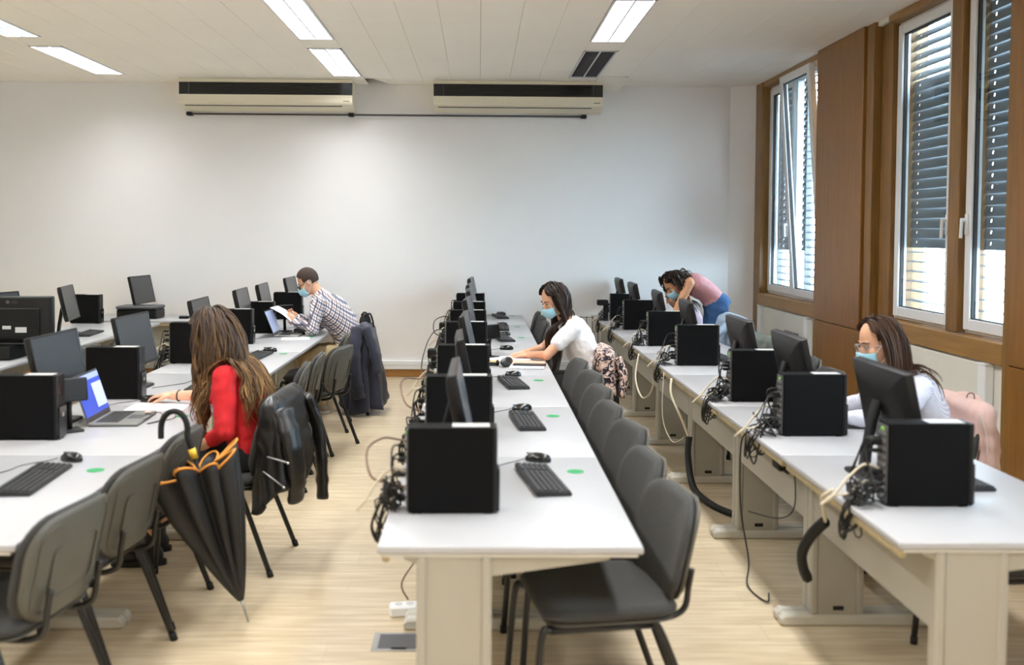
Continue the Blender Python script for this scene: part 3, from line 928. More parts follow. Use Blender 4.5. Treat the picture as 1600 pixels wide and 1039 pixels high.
def make_monitor():
    t = thing('monitor', 'x', 'monitor')
    # panel in a tilted frame
    T = Matrix.Translation((-.01, 0, .285)) @ Matrix.Rotation(R(-12), 4, 'Y')
    hw, hh = .255, .155
    def tr(p): return tuple(T @ Vector(p))
    h = MB()
    prof = [(.018, 1.0), (-.004, 1.0), (-.010, .985), (-.026, .80), (-.034, .45), (-.034, .15)]
    base = rrect(hw, hh, .008, 3)
    h.rings([[tr((x, a * s, b * s)) for a, b in base] for x, s in prof])
    hs = h.build('housing', 'monback', t, 'auto')
    MB().box(.0181, .0195, -hw + .012, hw - .012, -hh + .018, hh - .012, 0, T).build('screen', 'screen', t)
    b = MB()
    for y0, y1, z0, z1 in ((-hw, hw, hh - .012, hh), (-hw, hw, -hh, -hh + .018), (-hw, -hw + .012, -hh + .018, hh - .012), (hw - .012, hw, -hh + .018, hh - .012)):
        b.box(.0181, .022, y0, y1, z0, z1, .0012, T)
    b.build('bezel', 'gloss', t)
    MB().box(-.0145, -.0115, -hw + .04, hw - .04, hh - .045, hh - .040, 0, T).build('vent_slot', 'rubber', hs)
    lg = MB()
    ringp = [T @ Vector((-.0345, .022 * math.cos(a), -.02 + .022 * math.sin(a))) for a in [2 * math.pi * k / 20 for k in range(20)]]
    lg.tube(ringp, .0016, 5, closed=True); lg.build('logo_ring', 'silver', hs, True)
    e = (Matrix.Rotation(R(-12), 4, 'Y') @ Matrix.Rotation(R(-90), 4, 'Z') @ Matrix.Rotation(R(90), 4, 'X')).to_euler()
    text('logo_text', 'DELL', .015, 'silver', hs, tr((-.0352, 0, -.02)), e)
    n = MB(); n.rings([[(x + dx, y, z) for dx, y in rrect(.012, wd, .008, 3)] for x, z, wd in ((-.095, .012, .04), (-.085, .10, .032), (-.066, .22, .03), (-.045, .30, .03))])
    n.build('stand_neck', 'monback', t, 'auto')
    s = MB(); s.rings([[(a * k - .03, b * k, z) for a, b in rrect(.10, .125, .02, 3)] for z, k in ((0, .98), (.004, 1), (.010, 1), (.014, .96))])
    s.build('stand_base', 'black', t, 'auto')
    return t
KEYS = None
def make_keyboard():
    t = thing('keyboard', 'x', 'keyboard')
    MB().prism([(-.065, .022), (.065, .012), (.065, .004), (.06, 0), (-.06, 0), (-.065, .006)], 'y', -.22, .22).build('base', 'key', t)
    k = MB()
    for r_ in range(6):
        x = -.052 + r_ * .0205 + (.004 if r_ else 0); z = .0215 - (x + .065) / .13 * .010
        y = -.212
        while y < .208:
            wd = .0165
            if r_ == 5 and -.09 < y < -.0: wd = .10
            if not (.085 < y < .092 or .15 < y < .156):
                k.box(x - .008, x + .008, y, min(y + wd, .212), z - .002, z + .006, .0015)
            y += wd + .0025
    o = k.build('keys', 'key', t); o['kind'] = 'stuff'
    for y in (-.18, .18):
        MB().box(-.055, -.045, y - .012, y + .012, 0.0, .004).build('foot', 'rubber', t)
    return t
def make_mouse():
    t = thing('mouse', 'x', 'mouse')
    mb = MB(); rg = []
    for z, s in ((0, .94), (.006, 1.0), (.016, .97), (.026, .82), (.033, .55), (.036, .2)):
        rg.append([(.057 * s * math.cos(a) + (.004 if z > .02 else 0), .031 * s * math.sin(a) * (1 - .08 * math.cos(a)), z) for a in [2 * math.pi * k / 18 for k in range(18)]])
    mb.rings(rg); mb.build('shell', 'gloss', t, True)
    MB().tube([(-.034, -.003, .0262), (-.034, .003, .0262)], .008, 10).build('wheel', 'grey', t, True)
    MB().box(-.05, -.0, -.0005, .0005, .0278, .0335).build('button_split', 'rubber', t)
    return t
tw0, mo0, kb0, ms0 = make_tower(), make_monitor(), make_keyboard(), make_mouse()
used = {}
def put(root, x, y, z, rz, label, group):
    if root.name not in used:
        KIDS[root.name] = [(c, list(c.children)) for c in root.children]
        used[root.name] = 1; root.location = (x, y, z); root.rotation_euler = (0, 0, rz); root['label'] = label; root['group'] = group; return root
    return dup(root, (x, y, z), rz, label, group)
TY = {'left': [3.29, 4.44, 5.53, 7.03, 8.27, 9.15, 10.6], 'middle': [3.29, 4.48, 5.71, 7.2, 8.29, 9.3, 10.6], 'right': [3.39, 4.58, 5.52, 7.04, 8.26, 9.65, 10.64]}
TX = {'left': .0, 'middle': .062, 'right': .118}
MX = {'left': .14, 'middle': .245, 'right': .30}
MD = {'left': [.42, .42, .42, .36, .42, .40, .34], 'middle': [.45, .42, .45, .42, .42, .42, .42], 'right': [.43, .40, .42, .42, .42, .42, .42]}
dot0 = None
rngk = random.Random(3)
for rn in ('left', 'middle', 'right'):
    x0 = rows[rn][0]
    for i, T in enumerate(TY[rn]):
        o = ORD[i] + ('' if i == 0 else ' from the front')
        if i == 6: o = 'last one by the back wall'
        put(tw0, x0 + TX[rn] + .152, T + .047, DZ, R(rngk.uniform(-1.2, 1.2)), 'black computer tower on the %s row, %s' % (rn, o), 'computer towers')
        my_ = T + MD[rn][i]
        put(mo0, x0 + MX[rn], my_, DZ, R(rngk.uniform(-3, 3) + (0 if rn != 'middle' else -1)), 'black monitor on the %s row, %s' % (rn, o), 'monitors')
        if rn == 'right' and 1 <= i <= 1: pass
        kx = x0 + .53 + rngk.uniform(-.015, .015); ky = T + .42 + rngk.uniform(-.03, .03); kr = R(rngk.uniform(-3, 8))
        if not (rn == 'left' and i in (1, 4)) and not (rn == 'middle' and i == 3):
            put(kb0, kx, ky, DZ, kr, 'black keyboard on the %s row, %s' % (rn, o), 'keyboards')
        mx_, mry = x0 + .54 + rngk.uniform(-.015, .02), ky + .335
        if rn == 'left' and i == 1: mx_, mry = -1.80, 5.47
        if rn == 'left' and i == 2: ky += .05
        if not (rn == 'right' and i in (1, 5)):
            mrz = R(rngk.uniform(-30, 25))
            m_ = put(ms0, mx_, mry, DZ, mrz, 'black mouse on the %s row, %s' % (rn, o), 'mice')
            c = MB(); zz = DZ + .003
            c.tube(cat_pts([(mx_ - .055, mry, DZ + .012), (mx_ - .09, mry - .01, zz), (mx_ - .16, mry - .09, zz), (mx_ - .18, mry - .2, zz), (x0 + MX[rn] + .10, my_ - .02, zz)], 6), .0017, 5)
            Mi = (Matrix.Translation((mx_, mry, DZ)) @ Matrix.Rotation(mrz, 4, 'Z')).inverted()
            c.v = [tuple(Mi @ Vector(p)) for p in c.v]
            c.build('cord', 'cable', m_, True)
        if not (rn == 'middle' and i == 3):
            d = MB(); d.tube([(0, 0, .0002), (0, 0, .0012)], .034, 20)
            if dot0 is None:
                dot0 = d.mesh('green_dot', 'green')
            do = bpy.data.objects.new('green_dot', dot0); COL.objects.link(do); do.location = (x0 + .685, T + .60, DZ)
            tag(do, 'round green floor-spacing sticker on the %s row desk, %s' % (rn, o), 'sticker', 'green dot stickers')
            do['label'] = 'round green sticker on the %s row desk, %s' % (rn, o)

# small black tilted displays beside some towers
def small_display(x, y, label):
    t = thing('small_display', label, 'display', (x, y, DZ), R(-50), 'small black displays')
    T = Matrix.Translation((0, 0, .195)) @ Matrix.Rotation(R(-10), 4, 'Y')
    MB().box(-.012, .012, -.075, .075, -.055, .055, .005, T).build('panel', 'black', t)
    MB().box(.0121, .0132, -.066, .066, -.046, .046, 0, T).build('screen', 'gloss', t)
    n = MB(); n.tube([(-.02, 0, .01), (-.03, 0, .10), (-.012, 0, .18)], .014, 8); n.build('neck', 'black', t, True)
    MB().box(-.06, .04, -.05, .05, 0, .012, .004).build('base', 'black', t)
small_display(-1.895, 4.64, 'small black tilted display between the nearest left tower and the laptop')
small_display(-1.80, 9.33, 'small black tilted display behind the pale laptop of the man')
small_display(.10, 7.45, 'small black display beside the fourth tower of the middle row')

# far left row
fx = -4.05
put(tw0, fx + .10, 10.08, DZ, 0, 'black computer tower on the far-left row near the printer', 'computer towers')
put(tw0, fx + .18, 8.62, DZ, 0, 'black computer tower on the far-left row beside the turned monitor', 'computer towers')
put(mo0, fx + .38, 8.98, DZ, R(11), 'black monitor on the far-left row left of the printer desk tower', 'monitors')
put(mo0, fx + .26, 7.9, DZ, R(-16), 'black monitor on the far-left row cut by the left picture edge', 'monitors')
put(mo0, -3.70, 11.0, DZ, R(-6), 'black monitor standing behind the printer against the back wall', 'monitors')
put(kb0, fx + .55, 9.0, DZ, R(5), 'black keyboard on the far-left row', 'keyboards')
# lying case with the turned monitor on it
t = thing('desktop_case', 'flat black desktop case lying under the turned monitor', 'computer', (-3.52, 7.35, DZ))
MB().box(-.17, .17, -.19, .19, .004, .10, .004).build('case', 'case', t)
MB().box(-.168, .168, -.196, -.19, .01, .094, .002).build('front_bezel', 'black', t)
MB().box(-.03, .03, -.199, -.196, .04, .06).build('drive_slot', 'gloss', t)
t = thing('monitor', 'wide black monitor seen from behind with two white letters at its top', 'monitor', (-3.42, 7.36, DZ + .1005), R(-86))
T = Matrix.Translation((0, 0, .18))
hw, hh = .29, .17
h = MB(); base = rrect(hw, hh, .01, 3)
h.rings([[tuple(T @ Vector((-x, a * s, b * s))) for a, b in base] for x, s in ((.018, 1.0), (-.01, 1.0), (-.018, .97), (-.022, .9))])
hs = h.build('housing', 'monback', t, 'auto')
h = MB(); h.rings([[tuple(T @ Vector((.02 + x, a * s, b * s - .03))) for a, b in rrect(.20, .115, .012, 3)] for x, s in ((0, 1), (.018, .98), (.024, .94))])
h.build('back_cover', 'black', hs, 'auto')
MB().box(-.0195, -.018, -hw + .012, hw - .012, .18 - hh + .015, .18 + hh - .012).build('screen', 'screen', t)
text('logo_text', 'LG', .032, 'grey', hs, (.0232, .018, .18 + .128), (R(90), 0, R(90)))
MB().tube([(.0222, -.03, .18 + .128), (.0235, -.03, .18 + .128)], .014, 16).build('logo_disc', 'grey', hs)
MB().box(.044, .046, -.06, -.0, .11, .135).build('rating_label', 'lgrey', hs)
MB().box(.044, .046, .03, .11, .085, .125).build('rating_label', 'lgrey', hs)
MB().box(-.02, .02, -.03, .03, .0, .1, .005).build('stand_neck', 'monback', t)
MB().box(-.08, .1, -.12, .12, .0, .012, .004).build('stand_base', 'black', t)

# printer / scanner
t = thing('printer', 'flat black printer on the side desk before the back wall', 'printer', (-3.62, 10.72, DZ))
MB().box(-.21, .21, -.15, .15, .0, .10, .012).build('body', 'black', t)
MB().box(-.215, .215, -.16, .15, .102, .135, .01).build('lid', 'grey', t)
MB().box(-.15, .15, -.2, -.15, .012, .03, .004).build('paper_tray', 'gloss', t)
MB().box(-.05, .06, -.08, -.05, .135, .139).build('control_strip', 'black', t)
t = thing('power_brick', 'small black adapter on the side desk beside the printer', 'adapter', (-3.14, 10.66, DZ))
MB().box(-.05, .05, -.03, .03, 0, .03, .006).build('body', 'black', t)
MB().tube(cat_pts([(.05, 0, .015), (.09, .02, .03), (.06, .06, .05), (.10, .08, .004)], 6), .004, 6).build('lead', 'cable', t, True)

# ------------------------------------------------------------------ laptops
def laptop(loc, rz, label, scr, wd=.345, dp=.235, open_=108):
    t = thing('laptop', label, 'laptop', loc, rz)
    MB().box(-dp / 2, dp / 2, -wd / 2, wd / 2, .003, .017, .004).build('base', 'silver_grey', t)
    MB().box(-dp / 2 + .004, dp / 2 - .002, -wd / 2 + .004, wd / 2 - .004, .0, .003).build('underside', 'black', t)
    k = MB()
    for r_ in range(6):
        for c in range(15):
            x = -dp / 2 + .03 + r_ * .018; y = -wd / 2 + .025 + c * (wd - .05) / 15
            k.box(x, x + .0145, y, y + (wd - .05) / 15 - .003, .017, .0185)
    o = k.build('keys', 'key', t); o['kind'] = 'stuff'
    MB().box(dp / 2 - .088, dp / 2 - .016, -.05, .05, .017, .0174).build('touchpad', 'grey', t)
    MB().box(dp / 2 - .05, dp / 2 - .02, wd / 2 - .055, wd / 2 - .02, .017, .0176).build('maker_sticker', 'paper2', t)
    T = Matrix.Translation((-dp / 2 + .004, 0, .016)) @ Matrix.Rotation(R(-(open_ - 90)), 4, 'Y')
    ld = MB().box(-.007, .0, -wd / 2, wd / 2, .0, .232, .003, T).build('lid', 'lap_bezel', t)
    s = MB().box(.0001, .0012, -wd / 2 + .008, wd / 2 - .008, .024, .222, 0, T).build('screen', scr, t)
    MB().tube([(-dp / 2 + .002, -wd / 2 + .03, .014), (-dp / 2 + .002, wd / 2 - .03, .014)], .007, 8).build('hinge', 'black', t, True)
    return t
MT['silver_grey'] = mat('laptop_silver', '#8d8c88', 0.35, metal=0.3)
MT['lap_bezel'] = mat('laptop_lid', '#2b2b2d', 0.4)
laptop((-1.755, 4.93, DZ), R(3), 'open silver laptop with a blue screen on the left row', 'lapscreen')
laptop((-1.70, 8.98, DZ), R(0), 'open laptop with a pale screen in front of the man', 'lapscreen2', .32, .22, 112)
# closed notebook near woman in white etc.
def sheet(x, y, z, wx, wy, rz, m, name, label, catg, n=1, group=None):
    mb = MB(); M = Matrix.Translation((x, y, z)) @ Matrix.Rotation(rz, 4, 'Z')
    mb.box(-wx / 2, wx / 2, -wy / 2, wy / 2, 0, .0012 * n, 0, M)
    return tag(mb.build(name, m), label, catg, group)
sheet(-1.70, 5.30, DZ, .30, .21, R(2), 'paper', 'paper_sheet', 'white sheet of paper under the mouse hand of the woman in red', 'paper', 2)
sheet(-1.60, 8.72, DZ, .24, .2, R(8), 'paper', 'paper_sheet', 'white sheet lying in front of the pale laptop', 'paper', 2)
sheet(-3.6, 8.2, DZ, .21, .29, R(8), 'paper', 'paper_sheet', 'white papers on the far-left row near the chairs', 'paper', 8)
sheet(.22, 7.38, DZ, .30, .22, R(10), 'paper', 'paper_sheet', 'white exercise sheets under the hand of the woman in white', 'paper', 6)
sheet(.33, 7.14, DZ, .30, .2, R(-8), 'paper2', 'folder', 'salmon folder lying before the woman in white', 'folder', 6)
sheet(.10, 7.23, DZ, .26, .05, R(30), 'paper3', 'yellow_ruler', 'yellow strip of card beside the salmon folder', 'card', 3)
t = thing('spiral_notebook', 'white ring-bound planner with black cover on the middle row', 'notebook', (.34, 6.90, DZ), R(-6))
MB().box(-.12, .12, -.085, .085, 0, .012, .002).build('pages', 'paper', t)
MB().box(-.10, .13, -.0, .09, .0125, .022, .003).build('cover', 'gloss', t)
rg = MB()
for i in range(14):
    x = -.11 + i * .017
    rg.tube([(x, -.085 + .009 * math.cos(a), .011 + .011 * math.sin(a)) for a in [2 * math.pi * k / 8 for k in range(8)]], .0016, 4, closed=True)
rg.build('rings', 'chrome', t)
t = thing('pencil_case', 'rounded black pencil case beside the planner', 'case', (.20, 6.98, DZ), R(70))
MB().ell((0, 0, .032), (.1, .034, .032), None, 16, 10).build('pouch', 'leather', t, True)
MB().tube([(-.085, 0, .052), (0, 0, .066), (.085, 0, .052)], .003, 6).build('zip', 'silver', t, True)
t = thing('headset', 'small black headset lying behind the planner', 'headset', (.09, 7.0, DZ), 0)
MB().tube([(.05 * math.cos(a), .05 * math.sin(a), .012) for a in [R(20 + 320 * k / 16) for k in range(17)]], .007, 6).build('band', 'black', t, True)
for a in (20, 340): MB().ell((.05 * math.cos(R(a)), .05 * math.sin(R(a)), .02), (.012, .022, .02)).build('ear_cup', 'black', t, True)
# earphone lead on the first laptop
tag(MB().tube(cat_pts([(-1.62, 4.82, DZ + .022), (-1.60, 4.9, DZ + .03), (-1.66, 4.97, DZ + .025), (-1.60, 5.02, DZ + .02), (-1.57, 4.92, DZ + .004), (-1.60, 4.82, DZ + .004), (-1.52, 4.96, DZ + .004), (-1.55, 5.1, DZ + .008)], 8), .002, 5).build('earphone_lead', 'cable', None, True), 'thin black earphone lead coiled on the silver laptop', 'cord')
# ------------------------------------------------------------------ cables
def tangle(x, y, label, seed, hang=.16, white=True, spread=.08):
    """bundle behind a tower: plugs at x (port side), leads fall back over the desk edge"""
    rg = random.Random(seed)
    t = thing('cable_bundle', label, 'cables', (x, y, DZ), 0, 'cable bundles')
    ex = -spread * .6
    bl = None
    for k in range(9):
        z0 = .03 + rg.random() * .2; y0 = rg.uniform(-.03, .03)
        P = [(0.004, y0, z0), (-.025, y0, z0 + .004)]
        px, py, pz = -.05, y0 + rg.uniform(-.04, .04), z0 - .02
        for q in range(rg.randint(4, 7)):
            P.append((px, py, max(.008, pz)))
            px = ex + rg.uniform(-spread, spread * .35); py = rg.uniform(-.08, .08) + y0; pz = rg.uniform(.0, .10)
            if px > ex - .02: pz = max(pz, .012)
            px = min(px, -.015)
        if k % 3 == 0:
            P += [(ex - spread, py, .02), (ex - spread - .03, py * .5, -hang * .5), (ex - spread - .01, py + .03, -hang), (ex - spread + .0, py, -hang * .4), (ex - spread * .8, py, .02)]
        P = [(a, b, max(c, .006) if a > -.06 + (ex * 0) else c) for a, b, c in P]
        mb = MB(); mb.tube(cat_pts(P, 6), rg.choice((.0028, .0034, .004)), 5)
        mb.build('cable', 'cable', t, True)
        pl = MB(); pl.box(-.03, .0, y0 - .009, y0 + .009, z0 - .007, z0 + .007, .002); pl.build('plug', 'black', t)
    if white:
        for k in range(2):
            z0 = .12 - k * .06
            P = [(0, .01, z0), (-.05, .012, z0 + .015), (-.10, .02, z0 - .03), (-.11 - spread * .6, .03, .02), (-.12 - spread, .05, -.02)]
            MB().tube(cat_pts(P, 6), .0048, 6).build('pale_cable', 'wcable', t, True)
    # tied loops
    for k in range(5):
        mb = MB(); cx, cy = ex - spread * .75 + rg.uniform(-.01, .01), rg.uniform(-.03, .05)
        rr = rg.uniform(.025, .045)
        mb.tube([(cx + rg.uniform(-.004, .004) + .03 * math.sin(2 * math.pi * a / 14), cy + rr * .6 * math.cos(2 * math.pi * a / 14 + k), .0 - hang * .35 + rr * 1.8 * math.sin(2 * math.pi * a / 14 + k * .6)) for a in range(14)], .003, 5, closed=True)
        mb.build('cable_loop', 'cable', t, True)
    return t
for i, T in enumerate(TY['right']):
    x = rows['right'][0] + TX['right'] - .003
    tangle(x, T + .05, 'tangle of black cables behind the %s tower of the right row' % (ORD[i] if i < 6 else 'last'), 20 + i, .13, True, .07)
for i, T in enumerate(TY['middle']):
    x = rows['middle'][0] + TX['middle'] - .003
    tangle(x, T + .07, 'tangle of black cables behind the %s tower of the middle row' % (ORD[i] if i < 6 else 'last'), 40 + i, .12, i % 2 == 0, .055)
tangle(-2.19, 7.08, 'tangle of black cables behind the fourth tower of the left row', 60, .2, True, .05)
def lead(name, P, r, m, label, catg='cable', group=None, n=8):
    return tag(MB().tube(cat_pts(P, n), r, 6).build(name, m, None, True), label, catg, group)
lead('power_cable', [(-.247, 3.34, .80), (-.32, 3.40, .80), (-.37, 3.42, .82), (-.395, 3.55, .88), (-.36, 3.8, .87), (-.31, 4.1, .80), (-.28, 4.4, .76), (-.247, 4.52, .78)], .0045, 'bcable', 'brown cable arching between the two nearest middle-row towers')
lead('power_cable', [(-.247, 4.52, .84), (-.33, 4.6, .86), (-.37, 4.75, .92), (-.36, 4.95, .93), (-.31, 5.35, .87), (-.247, 5.75, .84)], .0045, 'bcable', 'brown cable arching behind the second middle-row tower')
lead('power_cable', [(-.30, 6.0, .74), (-.36, 6.3, .80), (-.35, 6.8, .90), (-.31, 7.15, .95), (-.247, 7.24, .95)], .004, 'cable', 'long black lead rising behind the fourth middle-row tower')
lead('power_cable', [(-.247, 7.25, .90), (-.33, 7.5, .90), (-.35, 7.9, .95), (-.30, 8.25, .96), (-.247, 8.33, .95)], .004, 'cable', 'long black lead rising behind the fifth middle-row tower')
for i, (T, z) in enumerate(((7.2, .83), (9.3, .84))):
    t = thing('power_adapter', ['black power box behind the fourth middle-row tower', 'small black power box behind the sixth middle-row tower'][i], 'adapter', (-.28, T - .02, DZ))
    MB().box(-.085, .02, -.05, .03, .03, .10, .01).build('body', 'black', t); MB().box(-.06, .0, -.03, .02, 0, .03, .004).build('foot', 'black', t)
t = thing('power_adapter', 'black power box behind the last right-row tower', 'adapter', (1.36, 10.66, DZ))
MB().box(-.09, .03, -.04, .04, .165, .225, .01).build('body', 'black', t); MB().box(-.02, .03, -.03, .03, 0, .165, .004).build('bracket', 'black', t)
# hanging hoses & leads on the right row
lead('cable_sleeve', [(1.375, 6.42, .34), (1.36, 6.38, .22), (1.36, 6.2, .06), (1.42, 5.95, .022), (1.50, 5.75, .02)], .022, 'rubber', 'thick black cable sleeve curving to the floor under the right row', 'hose')
lead('cable_lead', [(1.28, 6.55, .70), (1.27, 6.5, .60), (1.33, 6.45, .45), (1.374, 6.42, .33)], .008, 'wcable', 'cream cable running down into the thick black sleeve')
lead('cable_lead', [(1.28, 7.9, .70), (1.24, 7.8, .52), (1.26, 7.6, .40), (1.28, 7.3, .50), (1.285, 7.2, .68)], .007, 'wcable', 'cream cable hanging in a loop under the far right row')
lead('cable_sleeve', [(1.346, 3.80, .55), (1.318, 3.88, .47), (1.308, 3.95, .38), (1.33, 4.0, .30), (1.365, 4.05, .24)], .022, 'rubber', 'thick black cable sleeve hanging below the nearest right-row tangle', 'hose')
lead('cable_lead', [(1.285, 3.55, .74), (1.262, 3.60, .70), (1.30, 3.70, .64), (1.346, 3.80, .55)], .007, 'wcable', 'cream cable entering the hanging black sleeve')
lead('cable_lead', [(1.285, 4.66, .73), (1.255, 4.7, .66), (1.27, 4.75, .35), (1.30, 4.7, .10), (1.27, 4.6, .012), (1.3, 4.4, .01), (1.34, 4.5, .012)], .004, 'cable', 'thin dark lead dangling to the floor below the second right-row tower')
lead('cable_lead', [(1.40, 4.35, .62), (1.405, 4.36, .45), (1.38, 4.5, .36), (1.30, 4.72, .33)], .003, 'cable', 'thin lead hanging on the right-row panel from the black plug')
lead('cable_lead', [(1.285, 6.85, .70), (1.27, 6.8, .4), (1.32, 6.7, .25), (1.38, 6.6, .3)], .003, 'wcable', 'thin cream lead hanging between right-row legs')
t = thing('power_plug', 'black plug clipped under the right-row edge', 'plug', (1.335, 4.32, .66)); MB().box(-.03, .03, -.05, .05, -.03, .02, .006).build('body', 'black', t); MB().tube([(0, 0, -.03), (.03, 0, -.05)], .006, 6).build('pin', 'black', t)
# floor socket and power strip
t = thing('floor_socket', 'metal floor outlet plate beside the nearest middle-row leg', 'outlet', (-.31, 3.98, 0))
MB().box(-.11, .11, -.09, .09, .0, .004, .001).build('plate', 'silver', t); MB().box(-.085, .085, -.066, .066, .004, .0065, .001).build('lid', 'grey', t); MB().box(-.03, .03, -.075, -.066, .004, .008).build('latch', 'black', t)
t = thing('power_strip', 'white power strip on the floor behind the nearest middle-row leg', 'power strip', (-.26, 4.28, 0), R(8))
MB().box(-.12, .17, -.035, .035, .0, .048, .008).build('body', 'trunk', t)
for i in range(5): MB().tube([(-.08 + i * .05, 0, .048), (-.08 + i * .05, 0, .0495)], .018, 12).build('socket', 'lgrey', t)
lead('cable_lead', [(-.15, 3.78, .012), (-.19, 3.9, .02), (-.21, 4.05, .02), (-.22, 4.2, .055), (-.24, 4.27, .055)], .006, 'wcable', 'cream lead running from the power strip over the floor plate')
lead('cable_lead', [(-.30, 4.3, .055), (-.33, 4.33, .12), (-.26, 4.4, .22), (-.19, 4.45, .36)], .004, 'bcable', 'brown lead rising from the white power strip')

# wire racks
def rack(loc, rz, wd, ht, nx, nz, label):
    t = thing('wire_rack', label, 'rack', loc, rz)
    fr = MB()
    for i in range(nx + 1):
        y = -wd / 2 + wd * i / nx
        MB().tube([(0, y, 0), (0, y, ht)], .004, 6).build('upright', 'tube', t, True)
    for k in range(nz + 1):
        z = .05 + (ht - .06) * k / nz
        MB().tube([(0, -wd / 2, z), (0, wd / 2, z)], .003, 6).build('rail', 'tube', t, True)
    for s in (-1, 1):
        MB().tube([(-.07, s * wd / 2, .004), (.07, s * wd / 2, .004)], .004, 6).build('foot', 'tube', t, True)
rack((1.22, 11.2, 0), R(90), .26, .72, 4, 4, 'thin wire rack standing by the back wall beside the right row')
rack((3.02, 9.55, 0), 0, .4, .72, 6, 3, 'thin wire rack under the far window')
rack((3.02, 7.4, 0), 0, .5, .72, 7, 3, 'thin wire rack under the nearer window')

# ------------------------------------------------------------------ coats on chair backs
def coat(name, label, catg, m, loc, rz, z0, z1, top, bot, off=(0, 0), fold=.02, nf=5, seed=0, hem=.05, n=56, mrows=22, pinch=None):
    """hollow garment shell hung over a chair back. top/bot = half sizes (x,y)"""
    rg = random.Random(seed)
    t = thing(name, label, catg, loc, rz)
    ph = [rg.uniform(0, 6.28) for _ in range(6)]
    rings = []
    for j in range(mrows + 1):
        u = j / mrows
        ring = []
        for k in range(n):
            a = 2 * math.pi * k / n
            ca, sa = math.cos(a), math.sin(a)
            e = .55 if u < .5 else .75
            ca2 = math.copysign(abs(ca) ** e, ca); sa2 = math.copysign(abs(sa) ** e, sa)
            grow = u ** .8
            hx = top[0] + (bot[0] - top[0]) * grow; hy = top[1] + (bot[1] - top[1]) * grow
            hx *= min(1, .25 + (u / .06) * .75) if u < .06 else 1
            hy *= min(1, .85 + (u / .06) * .15) if u < .06 else 1
            f = fold * u * (math.sin(nf * a + ph[0] + 1.3 * u) + .5 * math.sin((nf + 4) * a + ph[1] - 2 * u) + .35 * math.sin((2 * nf + 5) * a + ph[2]))
            f += .014 * mnoise.noise(Vector((ca * 3 + seed, sa * 3, u * 7))) + .012 * u * mnoise.noise(Vector((ca * 7 + seed, sa * 7, u * 5)))
            z = z1 - (z1 - z0) * u + (hem * u * u * (math.sin(a + ph[3]) + .5 * math.sin(3 * a + ph[4])))
            if u < .15: z += .012 * math.sin(2 * a + ph[5]) * (u / .15)
            ring.append((off[0] * u + ca2 * (hx + f), off[1] * u + sa2 * (hy + f), max(.01, z)))
        rings.append(ring)
    mb = MB(); mb.rings(rings, True, False)
    o = mb.build('body', m, t, True)
    md = o.modifiers.new('thick', 'SOLIDIFY'); md.thickness = .006; md.offset = 1
    return t
def sleeve(t, P, r, m, flat=.6, name='sleeve'):
    pts = cat_pts(P, 6); n = len(pts); mb = MB()
    rs = [(r[0] + (r[1] - r[0]) * i / (n - 1)) * (1 + .08 * math.sin(i * 1.9) + .05 * math.sin(i * 3.7)) for i in range(n)]
    mb.tube(pts, rs, 12, True, r2=[x * flat for x in rs]); return mb.build(name, m, t, True)
# leather jacket, chair at (-1.2,5.0) rot -4 : back at x+.27
c = coat('leather_jacket', 'black leather biker jacket over the chair of the woman in red', 'jacket', 'leather', (-.985, 5.0, 0), R(-4), .44, .86, (.045, .26), (.10, .30), (.03, -.03), .018, 5, 2, .09)
sleeve(c, [(.06, -.22, .80), (.12, -.27, .66), (.14, -.26, .50), (.12, -.2, .36)], (.06, .045), 'leather')
sleeve(c, [(.06, .22, .80), (.12, .26, .62), (.15, .22, .42), (.16, .2, .26)], (.055, .045), 'leather')
MB().tube([(.02, -.34, .60), (.12, -.345, .575)], .004, 6).build('zip', 'silver', c, True)
MB().tube([(.0, -.34, .53), (.10, -.345, .46)], .004, 6).build('zip', 'silver', c, True)
MB().ell((.12, -.345, .573), (.008, .004, .006)).build('zip_pull', 'chrome', c); MB().ell((.10, -.347, .458), (.008, .004, .006)).build('zip_pull', 'chrome', c)
# navy jacket on the man's chair
c = coat('navy_jacket', 'long navy jacket hanging from the chair of the man', 'jacket', 'navy', (-1.05, 9.17, 0), 0, .1, .82, (.06, .27), (.19, .30), (.0, -.0), .028, 6, 5, .07)
sleeve(c, [(-.03, -.26, .80), (-.05, -.34, .6), (-.03, -.37, .36), (-.0, -.36, .18)], (.062, .055), 'navy')
sleeve(c, [(.05, -.26, .80), (.12, -.3, .6), (.16, -.3, .4)], (.06, .05), 'navy')
pk = MB(); pk.box(-.17, -.09, -.345, -.33, .42, .46, .004); pk.build('pocket_flap', 'navy', c)
t = thing('backpack', 'small black bag hung behind the man above the navy jacket', 'bag', (-1.06, 9.32, .75))
MB().ell((0, 0, .06), (.055, .11, .085)).build('pouch', 'blacktrous', t, True)
MB().tube(cat_pts([(.0, -.08, .12), (.05, -.07, .15), (.075, -.04, .08), (.08, 0, .0)], 6), .008, 6).build('strap', 'black', t, True)
MB().tube(cat_pts([(-.03, -.06, .13), (.0, -.05, .16), (.04, -.04, .13)], 6), .008, 6).build('carry_loop', 'black', t, True)
